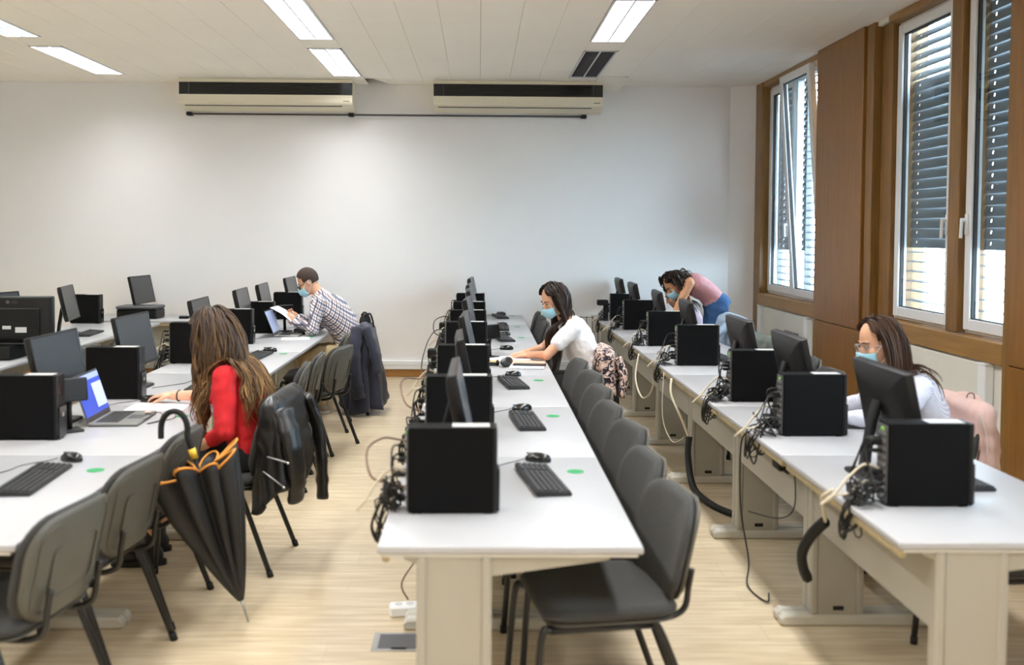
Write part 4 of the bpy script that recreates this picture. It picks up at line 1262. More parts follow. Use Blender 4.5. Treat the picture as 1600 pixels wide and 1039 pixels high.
# floral jacket
c = coat('floral_jacket', 'black and pink floral jacket over the chair of the woman in white', 'jacket', 'floral', (.925, 7.36, 0), R(-3), .50, .82, (.06, .25), (.10, .26), (.02, -.0), .016, 5, 8, .03)
MB().rings([[(.02 + hx * math.copysign(abs(math.cos(a)) ** .7, math.cos(a)) + .012 * math.sin(5 * a), hy * math.copysign(abs(math.sin(a)) ** .7, math.sin(a)), z + .03 * math.sin(2 * a + .5) * k) for a in [2 * math.pi * q / 32 for q in range(32)]] for hx, hy, z, k in ((.085, .235, .57, 0), (.10, .255, .45, .3), (.105, .26, .30, 1))], True, False).build('lining', 'blacktrous', c, True)
MB().box(-.06, .0, -.292, -.285, .63, .665, .002, Matrix.Rotation(R(-15), 4, 'Y')).build('care_tag', 'paper', c)
sleeve(c, [(.09, -.18, .76), (.14, -.2, .62), (.12, -.24, .48)], (.055, .045), 'floral')
# pink jacket
c = coat('pink_jacket', 'pale pink jacket over the chair of the woman in the striped shirt', 'jacket', 'pink', (2.47, 5.0, 0), 0, .42, .84, (.045, .25), (.065, .255), (.015, 0), .016, 9, 12, .05)
sleeve(c, [(.06, -.12, .76), (.085, -.15, .62), (.08, -.14, .46)], (.05, .04), 'pink', .4)
sleeve(c, [(.06, .12, .76), (.085, .15, .62), (.08, .14, .46)], (.05, .04), 'pink', .4)
hd_ = MB()
for i_ in range(3): hd_.tube(cat_pts([(.0 + .012 * i_, -.17, .80 - .012 * i_), (.03 + .012 * i_, -.06, .835 - .02 * i_), (.03 + .012 * i_, .07, .835 - .02 * i_), (.0 + .012 * i_, .17, .80 - .012 * i_)], 6), [.012] + [.024] * 17 + [.012], 10)
hd_.build('collar', 'pink', c, True)
MB().tube(cat_pts([(-.055, -.262, .80), (-.03, -.285, .70), (-.03, -.295, .60)], 6), .003, 6).build('zip', 'lgrey', c, True)
MB().tube(cat_pts([(-.02, -.06, .845), (-.02, -.08, .87), (-.0, -.09, .87), (.0, -.10, .845)], 5), .003, 6).build('hanger_loop', 'grey', c, True)
# denim jacket
c = coat('denim_jacket', 'pale denim jacket over a chair behind the right-row monitors', 'jacket', 'denim', (2.30, 8.95, 0), 0, .45, .93, (.10, .27), (.13, .29), (0, 0), .018, 5, 15, .04)
sleeve(c, [(-.06, -.2, .88), (-.14, -.22, .82), (-.2, -.2, .76)], (.06, .05), 'denim')
c = coat('sweater', 'grey-green sweater over a chair back near the far window', 'sweater', 'greenbag', (2.28, 7.95, 0), R(4), .52, .85, (.05, .26), (.07, .26), (0, 0), .008, 4, 18, .02)
sleeve(c, [(.05, -.18, .8), (.09, -.2, .68), (.09, -.2, .55)], (.05, .045), 'greenbag')

# ------------------------------------------------------------------ umbrella
tip = Vector((-.97, 4.19, 0.0)); hnd = Vector((-1.215, 4.16, .80))
ax = (hnd - tip); Lu = ax.length; az = ax.normalized()
sx = Vector((0, 1, 0)).cross(az).normalized(); sy = az.cross(sx)
def U(r, a, h): return tip + az * h + sx * (r * math.cos(a)) + sy * (r * math.sin(a))
t = thing('umbrella', 'folded black umbrella with orange hem leaning on its steel tip', 'umbrella', tip)
def ub(mb, name, m, sm=True, par=None):
    mb.v = [tuple(Vector(p) - tip) for p in mb.v]; return mb.build(name, m, par or t, sm)
mb = MB(); mb.tube([U(0, 0, 0), U(0, 0, .03), U(0, 0, .11)], [.003, .005, .006], 10); ub(mb, 'ferrule', 'silver')
mb = MB(); mb.tube([U(0, 0, .10), U(0, 0, Lu - .02)], .007, 8); ub(mb, 'shaft', 'black')
hk = [U(0, 0, Lu - .06), U(0, 0, Lu + .0)]
top = U(0, 0, Lu)
for k in range(0, 11):
    a = math.pi * k / 10
    d = Vector((-.055, .0, 0)) * (1 - math.cos(a)) + Vector((0, 0, .075)) * math.sin(a)
    hk.append(top + d + Vector((0, 0, .03)))
hk.append(hk[-1] + Vector((0, 0, -.04)))
mb = MB(); mb.tube(cat_pts(hk, 4), .0125, 10); ub(mb, 'handle', 'rubber')
mb = MB(); mb.tube([U(0, 0, Lu - .10), U(0, 0, Lu - .055)], .016, 12); ub(mb, 'collar', 'yellow')
n = 64; rings = []
npl = 8
for j in range(19):
    u = j / 18
    h = .10 + u * (Lu - .26)
    r0 = .012 + .185 * (u ** .9)
    ring = []
    for k in range(n):
        a = 2 * math.pi * k / n
        pl = abs(math.sin(npl * a / 2))
        s = 1 - .62 * (1 - pl) ** 1.2 * min(1, u * 3)
        sk = .10 * math.sin(a * 2 + .6) + .12 * math.sin(a - .8)
        r_ = r0 * s * (1 + sk)
        hh = h + (.05 * (pl) * u * u if u > .8 else 0) + .02 * math.sin(3 * a + 1) * u * u
        ring.append(U(r_, a + .35 * u, hh))
    rings.append(ring)
mb = MB(); mb.rings(rings, True, False); o = ub(mb, 'canopy', 'umbrella')
md = o.modifiers.new('thick', 'SOLIDIFY'); md.thickness = .002
mb = MB(); mb.tube(rings[-1], .0055, 6, closed=True); ub(mb, 'hem', 'orange')
for k in range(npl):
    a0 = 2 * math.pi * (k + .5) / npl
    mb = MB(); mb.tube([U(.012, a0, .12), U(.055, a0 + .15, .12 + .45 * (Lu - .26)), U(.10, a0 + .35, .10 + .98 * (Lu - .26))], .0022, 5); ub(mb, 'rib', 'silver')
# ------------------------------------------------------------------ people
def fuse(name, mb, voxel, m, parent, smooth=6, fac=.5):
    me = mb.mesh("tmp", None)
    o = bpy.data.objects.new('tmp', me)
    r = o.modifiers.new('r', 'REMESH'); r.mode = 'VOXEL'; r.voxel_size = voxel; r.use_smooth_shade = True
    if smooth:
        s = o.modifiers.new('s', 'SMOOTH'); s.iterations = smooth; s.factor = fac
    me2 = evaluated_mesh(o)
    bpy.data.objects.remove(o); bpy.data.meshes.remove(me)
    me2.name = name
    me2.materials.clear(); me2.materials.append(MT[m])
    for p in me2.polygons: p.use_smooth = True
    ob = bpy.data.objects.new(name, me2); COL.objects.link(ob); ob.parent = parent
    return ob
def V(*a): return Vector(a)
def limb(mb, pts, rs, n=12):
    P = [V(*p) if not isinstance(p, Vector) else p for p in pts]
    mb.tube(P, rs, n)
    for p, r in zip(P, rs): mb.ell(p, (r, r, r), None, 10, 8)
def loft(mb, pts, lat, ab, n=20, sub=4):
    """elliptic tube: pts centre line, lat sideways axis, ab (half width, half depth) per point"""
    P = cat_pts(pts, sub); m = len(P)
    k = [cat_pts([(a, b, 0) for a, b in ab], sub)][0]
    rings = []
    for i, p in enumerate(P):
        t = (P[min(i + 1, m - 1)] - P[max(i - 1, 0)]).normalized()
        l = lat - t * lat.dot(t); l.normalize(); d = t.cross(l)
        rings.append([p + l * k[i].x * math.cos(a) + d * k[i].y * math.sin(a) for a in [2 * math.pi * q / n for q in range(n)]])
    mb.rings(rings)
    return mb
def frame(f, upv=(0, 0, 1)):
    f = Vector(f).normalized(); u = Vector(upv); r = f.cross(u).normalized(); u = r.cross(f).normalized()
    return f, u, r
def hand(mb, wrist, direction, palm_n, side, curl=.35, size=1.0, spread=.12):
    """five fingers; direction = along the hand, palm_n = out of the palm, side = +1 thumb towards d x n"""
    d = Vector(direction).normalized(); nrm = Vector(palm_n); nrm = (nrm - d * nrm.dot(d)).normalized()
    s = d.cross(nrm) * side            # towards the thumb
    w = Vector(wrist)
    pc = w + d * .045 * size
    Mx = Matrix((s, d, nrm)).transposed()
    mb.ell(pc, (.041 * size, .052 * size, .016 * size), Mx, 14, 10)
    mb.ell(w + d * .085 * size - s * .002, (.038 * size, .018 * size, .012 * size), Mx, 12, 8)
    limb(mb, [w - d * .02, w + d * .03], [.024 * size, .022 * size], 10)
    L = [.068, .078, .072, .056]
    for i in range(4):
        off = (.029 - i * .0195) * size
        p = w + d * (.088 - abs(i - 1.3) * .004) * size + s * off
        dd = (d + s * (spread * (1.3 - i) * .6)).normalized()
        c = curl * (1 + .15 * i)
        P = [p]
        for q, fr in enumerate((.45, .32, .27)):
            a = c * (q + .6)
            step = dd * math.cos(a) + nrm * math.sin(a)
            p = p + step * L[i] * fr * size; P.append(p)
        limb(mb, P, [.0092 * size, .0085 * size, .0078 * size, .0066 * size], 8)
    p = w + d * .028 * size + s * .034 * size
    P = [p, p + (d * .55 + s * .75 + nrm * .25).normalized() * .036 * size]
    P.append(P[-1] + (d * .85 + s * .3 + nrm * .45).normalized() * .03 * size)
    P.append(P[-1] + (d * .95 + nrm * .35).normalized() * .022 * size)
    limb(mb, P, [.0125 * size, .0105 * size, .0092 * size, .0075 * size], 8)
def head_prims(mb, c, f, u, r, s=1.0):
    Mx = Matrix((r, f, u)).transposed()
    def at(a, b, d): return c + r * a * s + f * b * s + u * d * s
    mb.ell(at(0, -.012, .022), (.073 * s, .094 * s, .100 * s), Mx, 20, 14)
    mb.ell(at(0, .028, -.04), (.057 * s, .064 * s, .078 * s), Mx, 16, 12)
    mb.ell(at(0, .058, -.092), (.030 * s, .026 * s, .022 * s), Mx, 12, 8)
    mb.ell(at(0, .092, -.020), (.010 * s, .014 * s, .026 * s), Mx, 10, 8)
    mb.ell(at(0, .105, -.036), (.014 * s, .013 * s, .011 * s), Mx, 10, 8)
    mb.ell(at(0, .082, -.066), (.022 * s, .010 * s, .009 * s), Mx, 10, 8)
    mb.ell(at(0, .074, .018), (.046 * s, .014 * s, .010 * s), Mx, 10, 8)
    for k in (-1, 1):
        mb.ell(at(k * .075, -.012, -.012), (.009 * s, .020 * s, .031 * s), Mx, 10, 8)
        mb.ell(at(k * .040, .060, -.032), (.020 * s, .022 * s, .022 * s), Mx, 10, 8)
    return at
def face_bits(parent, at, f, u, r, s=1.0, brow='hair_dark'):
    Mx = Matrix((r, f, u)).transposed()
    for k in (-1, 1):
        e = MB(); e.ell(at(k * .031, .0745, -.004), (.0145 * s, .0085 * s, .0065 * s), Mx, 12, 8); eo = e.build('eye', 'eyew', parent, True)
        e = MB(); e.ell(at(k * .031, .0815, -.005), (.006 * s, .003 * s, .006 * s), Mx, 10, 8); e.build('iris', 'eye', eo, True)
        e = MB(); e.tube([at(k * .014, .081, .002), at(k * .031, .085, .004), at(k * .047, .074, .001)], .0022 * s, 6); e.build('eyelashes', 'eye', eo, True)
        e = MB(); e.tube([at(k * .013, .087, .021), at(k * .032, .085, .026), at(k * .052, .068, .020)], [.003 * s, .0036 * s, .002 * s], 6); e.build('eyebrow', brow, parent, True)
def mask(parent, at, s=1.0, m='mask', drop=0.0):
    rows_ = 9; n = 17
    mb = MB(); g = []
    for j in range(rows_):
        v = j / (rows_ - 1); z = -.018 - drop - v * .098
        row = []
        for k in range(n):
            a = -1.25 + 2.5 * k / (n - 1)
            bulge = .118 - .020 * (v - .35) ** 2 * 4 - .012 * max(0, v - .6)
            rx = .066 - .010 * v
            dz = -.012 * abs(math.sin(a)) * (1 - v) * 1.2 + .022 * abs(math.sin(a)) ** 2 * v
            pl = .0022 * math.cos(j * math.pi)
            row.append(at(rx * math.sin(a) * 1.04, (bulge + pl) * math.cos(a) ** .8 * .98 + .008, z + dz))
        g.append(row)
    vs = [p for row in g for p in row]
    fs = [(j * n + k, j * n + k + 1, (j + 1) * n + k + 1, (j + 1) * n + k) for j in range(rows_ - 1) for k in range(n - 1)]
    mb.add(vs, fs); o = mb.build('face_mask', m, parent, True)
    md = o.modifiers.new('thick', 'SOLIDIFY'); md.thickness = .002
    lp = MB()
    for k in (0, n - 1):
        sg = -1 if k == 0 else 1
        lp.tube(cat_pts([g[0][k], at(sg * .078, .02, -.002), at(sg * .082, -.028, .006), at(sg * .082, -.03, -.03), g[-1][k]], 5), .0017, 5)
    lp.build('ear_loop', 'maskw', o, True)
def hair(parent, name, m, at, f, u, r, colliders, N, length, seed, wav=.0, part=.0, thick=.0075, volume=.0, grav=.55, back=.25, face=.12, top_cap=True, forward=0.0, flat=.35, fr_side=0.0, steps=None, curl=0.0, ylim=.03, bj=.0, ust=7):
    rg = random.Random(seed)
    vs = []; fs = []; tipv = []
    step = .026
    c0 = at(0, -.012, .022)
    Mx = Matrix((r, f, u)).transposed(); Mi = Mx.transposed()
    rad = V(.077 + volume, .098 + volume, .104 + volume)
    if top_cap:
        mb = MB(); mb.ell(c0 - f * .008 + u * .002, (.0755, .0955, .1025), Mx, 24, 16)
        keep = []
        for fc in mb.f:
            cen = sum((Vector(mb.v[i]) for i in fc), Vector()) / len(fc) - c0
            q = Mi @ cen
            if not (q.y > .05 and q.z < .050) and q.z > -.085: keep.append(fc)
        mb.f = keep
        me = mb.mesh('scalp', m, True)
        o = bpy.data.objects.new('scalp', me); COL.objects.link(o); o.parent = parent
    fh = V(f.x, f.y, 0).normalized()
    cnt = 0
    while cnt < N:
        # root on scalp
        a = rg.uniform(-math.pi, math.pi); z = rg.uniform(-.35, 1.0) ** 1
        rr = math.sqrt(max(0, 1 - z * z))
        q = V(rr * math.sin(a), rr * math.cos(a), z)
        if q.y > .52 or (q.y > .3 and q.z < .6): continue
        if abs(q.x) > .75 and q.y > .25 and q.z < .15: continue
        cnt += 1
        p = c0 + Mx @ V(q.x * rad.x, q.y * rad.y, q.z * rad.z)
        nrm = (Mx @ q).normalized()
        sidev = r * (1 if (q.x - part) > 0 else -1)
        bk = back * (1 + bj * rg.uniform(-1, 1))
        d = (nrm * .06 + sidev * ((.75 + (1.2 if q.y > .2 else 0)) * max(0, q.z)) - f * bk + V(0, 0, -.35)).normalized()
        ln = length * rg.uniform(.78, 1.08)
        ns = max(4, int(ln / step))
        P = [p - nrm * .006]
        ph = rg.uniform(0, 6.28); ph2 = rg.uniform(0, 6.28)
        lay = rg.uniform(0, .014)
        for i in range(ns):
            tt = i / ns
            wv = V(math.sin(ph + i * .75), math.sin(ph2 + i * .62), .3 * math.sin(ph + i * .5)) * wav * (.04 + 1.1 * tt)
            if curl: wv += V(math.sin(ph + i * 1.9), math.cos(ph + i * 1.9), math.sin(ph2 + i * 1.3)) * curl
            if fr_side and q.x * fr_side > 0 and i > 2: wv = wv + fh * .30
            d = (d * .72 + (V(0, 0, -1) * min(1, i / ust) - u * max(0, 1 - i / ust)).normalized() * grav + f * forward * .2 + wv).normalized()
            p = p + d * step
            for it in range(2):
                for (cc, R3, Mc) in colliders:
                    qq = Mc.transposed() @ (p - cc)
                    e = V(qq.x / (R3[0] + lay), qq.y / (R3[1] + lay), qq.z / (R3[2] + lay))
                    l = e.length
                    if l < 1 and l > 1e-4:
                        e = e / l
                        p = cc + Mc @ V(e.x * (R3[0] + lay), e.y * (R3[1] + lay), e.z * (R3[2] + lay))
            ql = Mi @ (p - c0)
            if ql.y > ylim and -.19 < ql.z < .045 and abs(ql.x) < .12:
                ql.y = ylim - lay * .5; ql.x = math.copysign(max(abs(ql.x), .076 + lay * .4), ql.x); p = c0 + Mx @ ql
            elif ql.y > .07 and ql.z >= .045:
                ql.y = .07; p = c0 + Mx @ ql
            if (p - P[-1]).length > 1e-4: d = (d * .4 + (p - P[-1]).normalized() * .6).normalized()
            P.append(p.copy())
        P = cat_pts(P, 2)
        n = len(P); th = thick * rg.uniform(.7, 1.3)
        rs = [th * (.6 + .4 * min(1, i / 4)) * (1 - .75 * (i / (n - 1)) ** 2.2) for i in range(n)]
        mb = MB(); mb.tube(P, rs, 6, True, r2=[x * flat for x in rs])
        o_ = len(vs)
        vs += mb.v; fs += [tuple(i + o_ for i in fc) for fc in mb.f]
        for i in range(n): tipv += [min(1, (i / (n - 1)) * length / .55)] * 6
    me = bpy.data.meshes.new(name); me.from_pydata(vs, [], fs)
    at_ = me.attributes.new('tip', 'FLOAT', 'POINT'); at_.data.foreach_set('value', tipv)
    for p in me.polygons: p.use_smooth = True
    me.materials.append(MT[m])
    o = bpy.data.objects.new(name, me); COL.objects.link(o); o.parent = parent
    o['kind'] = 'stuff'
    return o
I3 = Matrix.Identity(3)
def sph(c, rx, ry=None, rz=None, M=I3): return (Vector(c), (rx, ry or rx, rz or rx), M)
def hcol(at, f, u, r): return (at(0, -.012, .022), (.083, .104, .108), Matrix((r, f, u)).transposed())
def shoe(parent, ank, toe, m='boot', high=.05, name='shoe', sole='rubber'):
    a = Vector(ank); d = Vector(toe); d.z = 0; d.normalize()
    lat = V(-d.y, d.x, 0)
    mb = MB()
    base = V(a.x, a.y, 0)
    mb.ell(base + d * -.01 + V(0, 0, .05), (.045, .045, .045), None, 12, 8)
    limb(mb, [base - d * .02 + V(0, 0, .05), base + d * .08 + V(0, 0, .045), base + d * .15 + V(0, 0, .036)], [.043, .042, .034])
    limb(mb, [base + V(0, 0, .06), a + V(0, 0, high)], [.045, .048])
    o = fuse(name, mb, .008, m, parent, 3)
    s = MB(); Pp = []
    for k in range(20):
        t_ = 2 * math.pi * k / 20
        Pp.append(base + d * (.06 + .135 * math.cos(t_)) + lat * (.047 * math.sin(t_)))
    s.rings([[p + V(0, 0, z) for p in Pp] for z in (.0, .004, .024, .026)])
    s.build('sole', sole, o, True)
    return o

def person(label, loc, J, skin='skin', top='red', bottom='jeans', sleeve_='long', voxel=.0085, shoes='boot', tw=1.0, leg='long', dp=1.0, cuff=.92, arm=1.0, nkl=-.06):
    """J: dict of joints in world space; one continuous body, clothes as children"""
    t = thing('person', label, 'person', loc)
    P0 = Vector(loc)
    g = {k: (Vector(v) - P0) for k, v in J.items() if k not in ('face', 'lat', 'hands', 'toes', 'up')}
    lat = Vector(J['lat']).normalized()
    f, u, r = frame(J['face'], J.get('up', (0, 0, 1)))
    c = g['head']
    b = MB()
    at = head_prims(b, c, f, u, r)
    nk = at(0, -.025, -.07)
    limb(b, [nk, (nk + g['neck']) / 2, g['neck']], [.052, .050, .056])
    spine = [g['pelvis'], g['waist'], g['chest'], g['neck']]
    loft(b, spine, lat, [(.140 * tw, .092), (.135 * tw, .092), (.150 * tw, .10), (.075, .055)])
    b.ell(g['pelvis'], (.10, .13, .10), None, 14, 10)
    for k in ('L', 'R'):
        limb(b, [g['sh' + k], g['el' + k], g['wr' + k]], [.048, .038, .026])
        limb(b, [g['chest'] + (g['neck'] - g['chest']) * .45, g['sh' + k]], [.055, .05])
        hd, pn, sd, cu = J['hands'][k]
        hand(b, g['wr' + k], hd, pn, sd, cu, .95)
        limb(b, [g['hip' + k], g['kn' + k]], [.080, .056]); limb(b, [g['kn' + k], g['kn' + k] * .5 + g['an' + k] * .5, g['an' + k]], [.055, .048, .036])
        td = Vector(J['toes'][k]); td.z = 0; td.normalize()
        limb(b, [g['an' + k] - V(0, 0, .05), g['an' + k] + td * .12 - V(0, 0, .065)], [.034, .026])
    body = fuse('body', b, voxel * .68, skin, t, 4)
    # upper garment
    s = MB(); e = .014
    loft(s, [g['pelvis'] + (g['waist'] - g['pelvis']) * .05, g['waist'], g['chest'], g['chest'] * .4 + g['neck'] * .6, g['neck'] + (g['neck'] - g['chest']) * nkl], lat, [(.168 * tw, .122 * dp), (.156 * tw, .118 * dp), (.168 * tw, .120 * dp), (.125, .094), (.070, .067)])
    for k in ('L', 'R'):
        limb(s, [g['chest'] + (g['neck'] - g['chest']) * .42, g['sh' + k]], [.068, .063])
        if sleeve_ == 'long':
            limb(s, [g['sh' + k], g['el' + k], g['el' + k] * (1 - cuff) + g['wr' + k] * cuff], [.063 * arm, .054 * arm, .041 * arm])
        elif sleeve_ == 'short':
            limb(s, [g['sh' + k], g['sh' + k] * .45 + g['el' + k] * .55], [.064, .062])
    if sleeve_ == 'none':
        s = MB()
        loft(s, [g['pelvis'] + (g['waist'] - g['pelvis']) * .05, g['waist'], g['chest'], g['chest'] * .3 + g['neck'] * .7], lat, [(.168 * tw, .116), (.148 * tw, .106), (.164 * tw, .116), (.115, .074)])
    # folds
    top_o = fuse('shirt', s, voxel, top, t, 7)
    def ruffle(o_, fn):
        n_ = [v.normal.copy() for v in o_.data.vertices]
        for v, nn_ in zip(o_.data.vertices, n_): v.co = v.co + nn_ * fn(v.co)
        o_.data.update()
    def fold_(q):
        return .006 * mnoise.noise(Vector((q.x * 14, q.y * 9, q.z * 22))) + .003 * mnoise.noise(Vector((q.x * 30, q.y * 20, q.z * 34 + 5)))
    ruffle(top_o, fold_)
    p = MB()
    p.ell(g['pelvis'], (.125 * dp, .16 * tw, .125), None, 16, 12)
    loft(p, [g['pelvis'] + (g['pelvis'] - g['waist']) * .45, g['pelvis'], g['pelvis'] * .55 + g['waist'] * .45], lat, [(.165, .13), (.178 * tw, .132), (.158 * tw, .113)])
    for k in ('L', 'R'):
        if leg == 'long':
            limb(p, [g['pelvis'] * .4 + g['hip' + k] * .6, g['hip' + k], g['hip' + k] * .6 + g['kn' + k] * .4, g['kn' + k]], [.1, .100, .09, .072])
            limb(p, [g['kn' + k], g['kn' + k] * .4 + g['an' + k] * .6, g['an' + k] + V(0, 0, .02)], [.072, .066, .060])
        else:
            limb(p, [g['pelvis'] * .4 + g['hip' + k] * .6, g['hip' + k] * .35 + g['kn' + k] * .65], [.105, .095])
    po = fuse('trousers' if leg == 'long' else 'skirt', p, voxel, bottom, t, 6)
    ruffle(po, lambda q: .007 * mnoise.noise(Vector((q.x * 16, q.y * 16, q.z * 16 + 3))))
    for k in ('L', 'R'):
        shoe(t, g['an' + k], J['toes'][k], shoes, .05 if shoes != 'boot' else .12, 'boot' if shoes == 'boot' else 'shoe', 'sole' if shoes == 'suede' else 'rubber')
    return t, g, at, f, u, r

# --- woman in red
L0 = (-1.2, 5.02, 0)
J = dict(face=(-.80, .52, -.28), lat=(.10, 1, 0), head=(-1.345, 5.04, 1.145), neck=(-1.26, 5.01, 1.00), chest=(-1.205, 5.0, .86), waist=(-1.15, 5.0, .68), pelvis=(-1.16, 5.0, .545),
         shL=(-1.235, 4.845, .945), elL=(-1.215, 4.78, .70), wrL=(-1.38, 4.87, .585), shR=(-1.24, 5.17, .945), elR=(-1.40, 5.34, .775), wrR=(-1.655, 5.42, .762),
         hipL=(-1.19, 4.92, .53), knL=(-1.58, 4.88, .53), anL=(-1.62, 4.92, .10), hipR=(-1.19, 5.10, .53), knR=(-1.58, 5.12, .53), anR=(-1.66, 5.14, .10),
         hands={'L': ((-.9, .1, -.2), (0, 0, -1), -1, .5), 'R': ((-.95, .2, -.03), (.1, 0, -1), 1, .32)}, toes={'L': (-1, -.1, 0), 'R': (-1, 0, 0)})
t, g, at, f, u, r = person('woman with long wavy hair in a red sweater using a mouse', L0, J, 'skin', 'red', 'blacktrous', 'long', leg='short', cuff=.45)
col = [hcol(at, f, u, r), sph(g['chest'], .15, .19, .17), sph(g['shL'], .085), sph(g['shR'], .085), sph((g['shL'] + g['elL']) / 2, .072, .072, .13), sph(g['waist'], .13, .17, .2), sph(g['neck'], .07)]
hair(t, 'hair', 'hair_blond', at, f, u, r, col, 720, .56, 11, wav=.30, thick=.0065, volume=.006, back=.75, grav=.33, bj=.9, ylim=.02)
face_bits(t, at, f, u, r)
mask(t, at, m='paper2')
mb = MB(); wc = g['wrR'] + V(.03, -.005, 0)
mb.tube([wc + V(.004 * math.cos(a), .030 * math.cos(a), .028 * math.sin(a)) for a in [2 * math.pi * k / 16 for k in range(16)]], .005, 6, closed=True); mb.build('wristband', 'rubber', t, True)

# --- man in checked shirt
L0 = (-1.2, 9.2, 0)
J = dict(face=(-.83, -.06, -.52), lat=(0, 1, 0), head=(-1.575, 9.2, 1.195), neck=(-1.475, 9.2, 1.085), chest=(-1.365, 9.2, .95), waist=(-1.22, 9.2, .74), pelvis=(-1.16, 9.2, .565),
         shL=(-1.45, 9.02, 1.01), elL=(-1.485, 8.93, .785), wrL=(-1.66, 9.06, .84), shR=(-1.45, 9.38, 1.01), elR=(-1.50, 9.45, .785), wrR=(-1.68, 9.30, .85),
         hipL=(-1.2, 9.1, .54), knL=(-1.60, 9.04, .53), anL=(-1.42, 9.06, .10), hipR=(-1.2, 9.3, .54), knR=(-1.62, 9.34, .53), anR=(-1.5, 9.36, .10),
         hands={'L': ((-.75, .3, .45), (.2, .8, .3), 1, .5), 'R': ((-.75, -.25, .5), (.2, -.8, .3), -1, .5)}, toes={'L': (-1, 0, 0), 'R': (-1, 0, 0)})
t, g, at, f, u, r = person('man in a checked shirt and blue mask reading a sheet of paper', L0, J, 'skin', 'plaid', 'khaki', 'long', tw=1.16, shoes='suede', dp=1.2, arm=1.18, nkl=.12)
mb = MB(); Mx = Matrix((r, f, u)).transposed(); mb.ell(at(0, -.014, .026), (.0785, .0985, .1035), Mx, 28, 20)
keep = []
for fc in mb.f:
    q = Mx.transposed() @ (sum((Vector(mb.v[i]) for i in fc), Vector()) / len(fc) - at(0, -.014, .026))
    if q.z > .055 - .02 * (q.y < .06) or (q.y < .015 and q.z > -.055) or (q.y < .035 and q.z > -.01): keep.append(fc)
mb.f = keep
o = mb.build('hair', 'hair_short', t, True); md = o.modifiers.new('thick', 'SOLIDIFY'); md.thickness = .006; md.offset = 0
face_bits(t, at, f, u, r); mask(t, at)
gl = MB()
for k in (-1, 1):
    gl.tube([at(k * .034 + .024 * math.cos(a), .104 - .012 * abs(k * .034 + .024 * math.cos(a)) / .05, -.008 + .019 * math.sin(a)) for a in [2 * math.pi * q / 16 for q in range(16)]], .0024, 6, closed=True)
    gl.tube([at(k * .058, .095, -.004), at(k * .078, .02, .002), at(k * .081, -.03, -.004)], .0022, 6)
gl.tube([at(-.011, .108, -.004), at(.011, .108, -.004)], .002, 6)
gl.build('glasses', 'gloss', t, True)
t = thing('paper_sheet', 'white sheet of paper held up by the man', 'paper', (-1.78, 9.14, .905))
Mp = Matrix.Rotation(R(-4), 4, 'Z') @ Matrix.Rotation(R(33), 4, 'Y')
mb = MB(); nn = 8
vs = []; fs = []
for i in range(nn + 1):
    for j in range(2):
        x = -.115 + .23 * i / nn; y = -.13 + .26 * j
        vs.append(Mp @ V(x, y, .012 * math.sin(i / nn * 3.1)))
fs = [(2 * i, 2 * i + 1, 2 * i + 3, 2 * i + 2) for i in range(nn)]
mb.add(vs, fs); o = mb.build('sheet', 'paper', t, True); md = o.modifiers.new('thick', 'SOLIDIFY'); md.thickness = .0012

# --- woman in white
L0 = (.8, 7.4, 0)
J = dict(face=(-.80, -.38, -.42), lat=(0, 1, 0), head=(.555, 7.36, 1.165), neck=(.645, 7.4, 1.03), chest=(.735, 7.4, .885), waist=(.80, 7.4, .69), pelvis=(.80, 7.4, .55),
         shL=(.69, 7.245, .965), elL=(.50, 7.20, .772), wrL=(.375, 7.37, .752), shR=(.68, 7.56, .965), elR=(.50, 7.63, .775), wrR=(.36, 7.52, .752),
         hipL=(.78, 7.3, .53), knL=(.38, 7.28, .53), anL=(.42, 7.28, .10), hipR=(.78, 7.5, .53), knR=(.38, 7.52, .53), anR=(.42, 7.5, .10),
         hands={'L': ((-.95, .25, -.12), (0, 0, -1), -1, .25), 'R': ((-.95, -.2, -.12), (0, 0, -1), 1, .25)}, toes={'L': (-1, 0, 0), 'R': (-1, 0, 0)})
t, g, at, f, u, r = person('woman with long dark hair in a white T-shirt and blue mask', L0, J, 'skin', 'whitecloth', 'blacktrous', 'short', tw=.96)
col = [hcol(at, f, u, r), sph(g['chest'], .13, .17, .15), sph(g['shL'], .075), sph(g['shR'], .075), sph(g['neck'], .065)]
hair(t, 'hair', 'hair_dark', at, f, u, r, col, 480, .52, 21, wav=.03, thick=.0075, volume=.006, back=.12, grav=.6, bj=.8, ylim=.035, fr_side=-1, ust=3)
face_bits(t, at, f, u, r); mask(t, at)

rg = random.Random(5); vs = []; fs = []; tv = []
for k in range(150):
    y0 = rg.uniform(-.05, .045); z0 = rg.uniform(-.03, .06)
    ex = rg.uniform(-.035, .045); ey = rg.uniform(-.03, .05); ez = rg.uniform(.76, .86)
    P = cat_pts([at(-.074 + .01 * rg.random(), y0, z0), at(-.084, y0 * .8 + .005, z0 * .4 - .05), at(-.078, y0 * .6 + .0, -.13), V(-.262 + ex * .7, -.10 + ey, .95), V(-.275 + ex, -.105 + ey, .87), V(-.272 + ex, -.10 + ey, ez)], 4)
    n = len(P); th = rg.uniform(.005, .009)
    rs = [th * (1 - .75 * (i / (n - 1)) ** 2.2) for i in range(n)]
    mb = MB(); mb.tube(P, rs, 6, True, r2=[x * .35 for x in rs]); o_ = len(vs)
    vs += mb.v; fs += [tuple(i + o_ for i in fc) for fc in mb.f]
    for i in range(n): tv += [i / (n - 1)] * 6
me = bpy.data.meshes.new('hair_lock'); me.from_pydata(vs, [], fs)
me.attributes.new('tip', 'FLOAT', 'POINT').data.foreach_set('value', tv)
for q in me.polygons: q.use_smooth = True
me.materials.append(MT['hair_dark'])
o = bpy.data.objects.new('hair_lock', me); COL.objects.link(o); o.parent = t; o['kind'] = 'stuff'

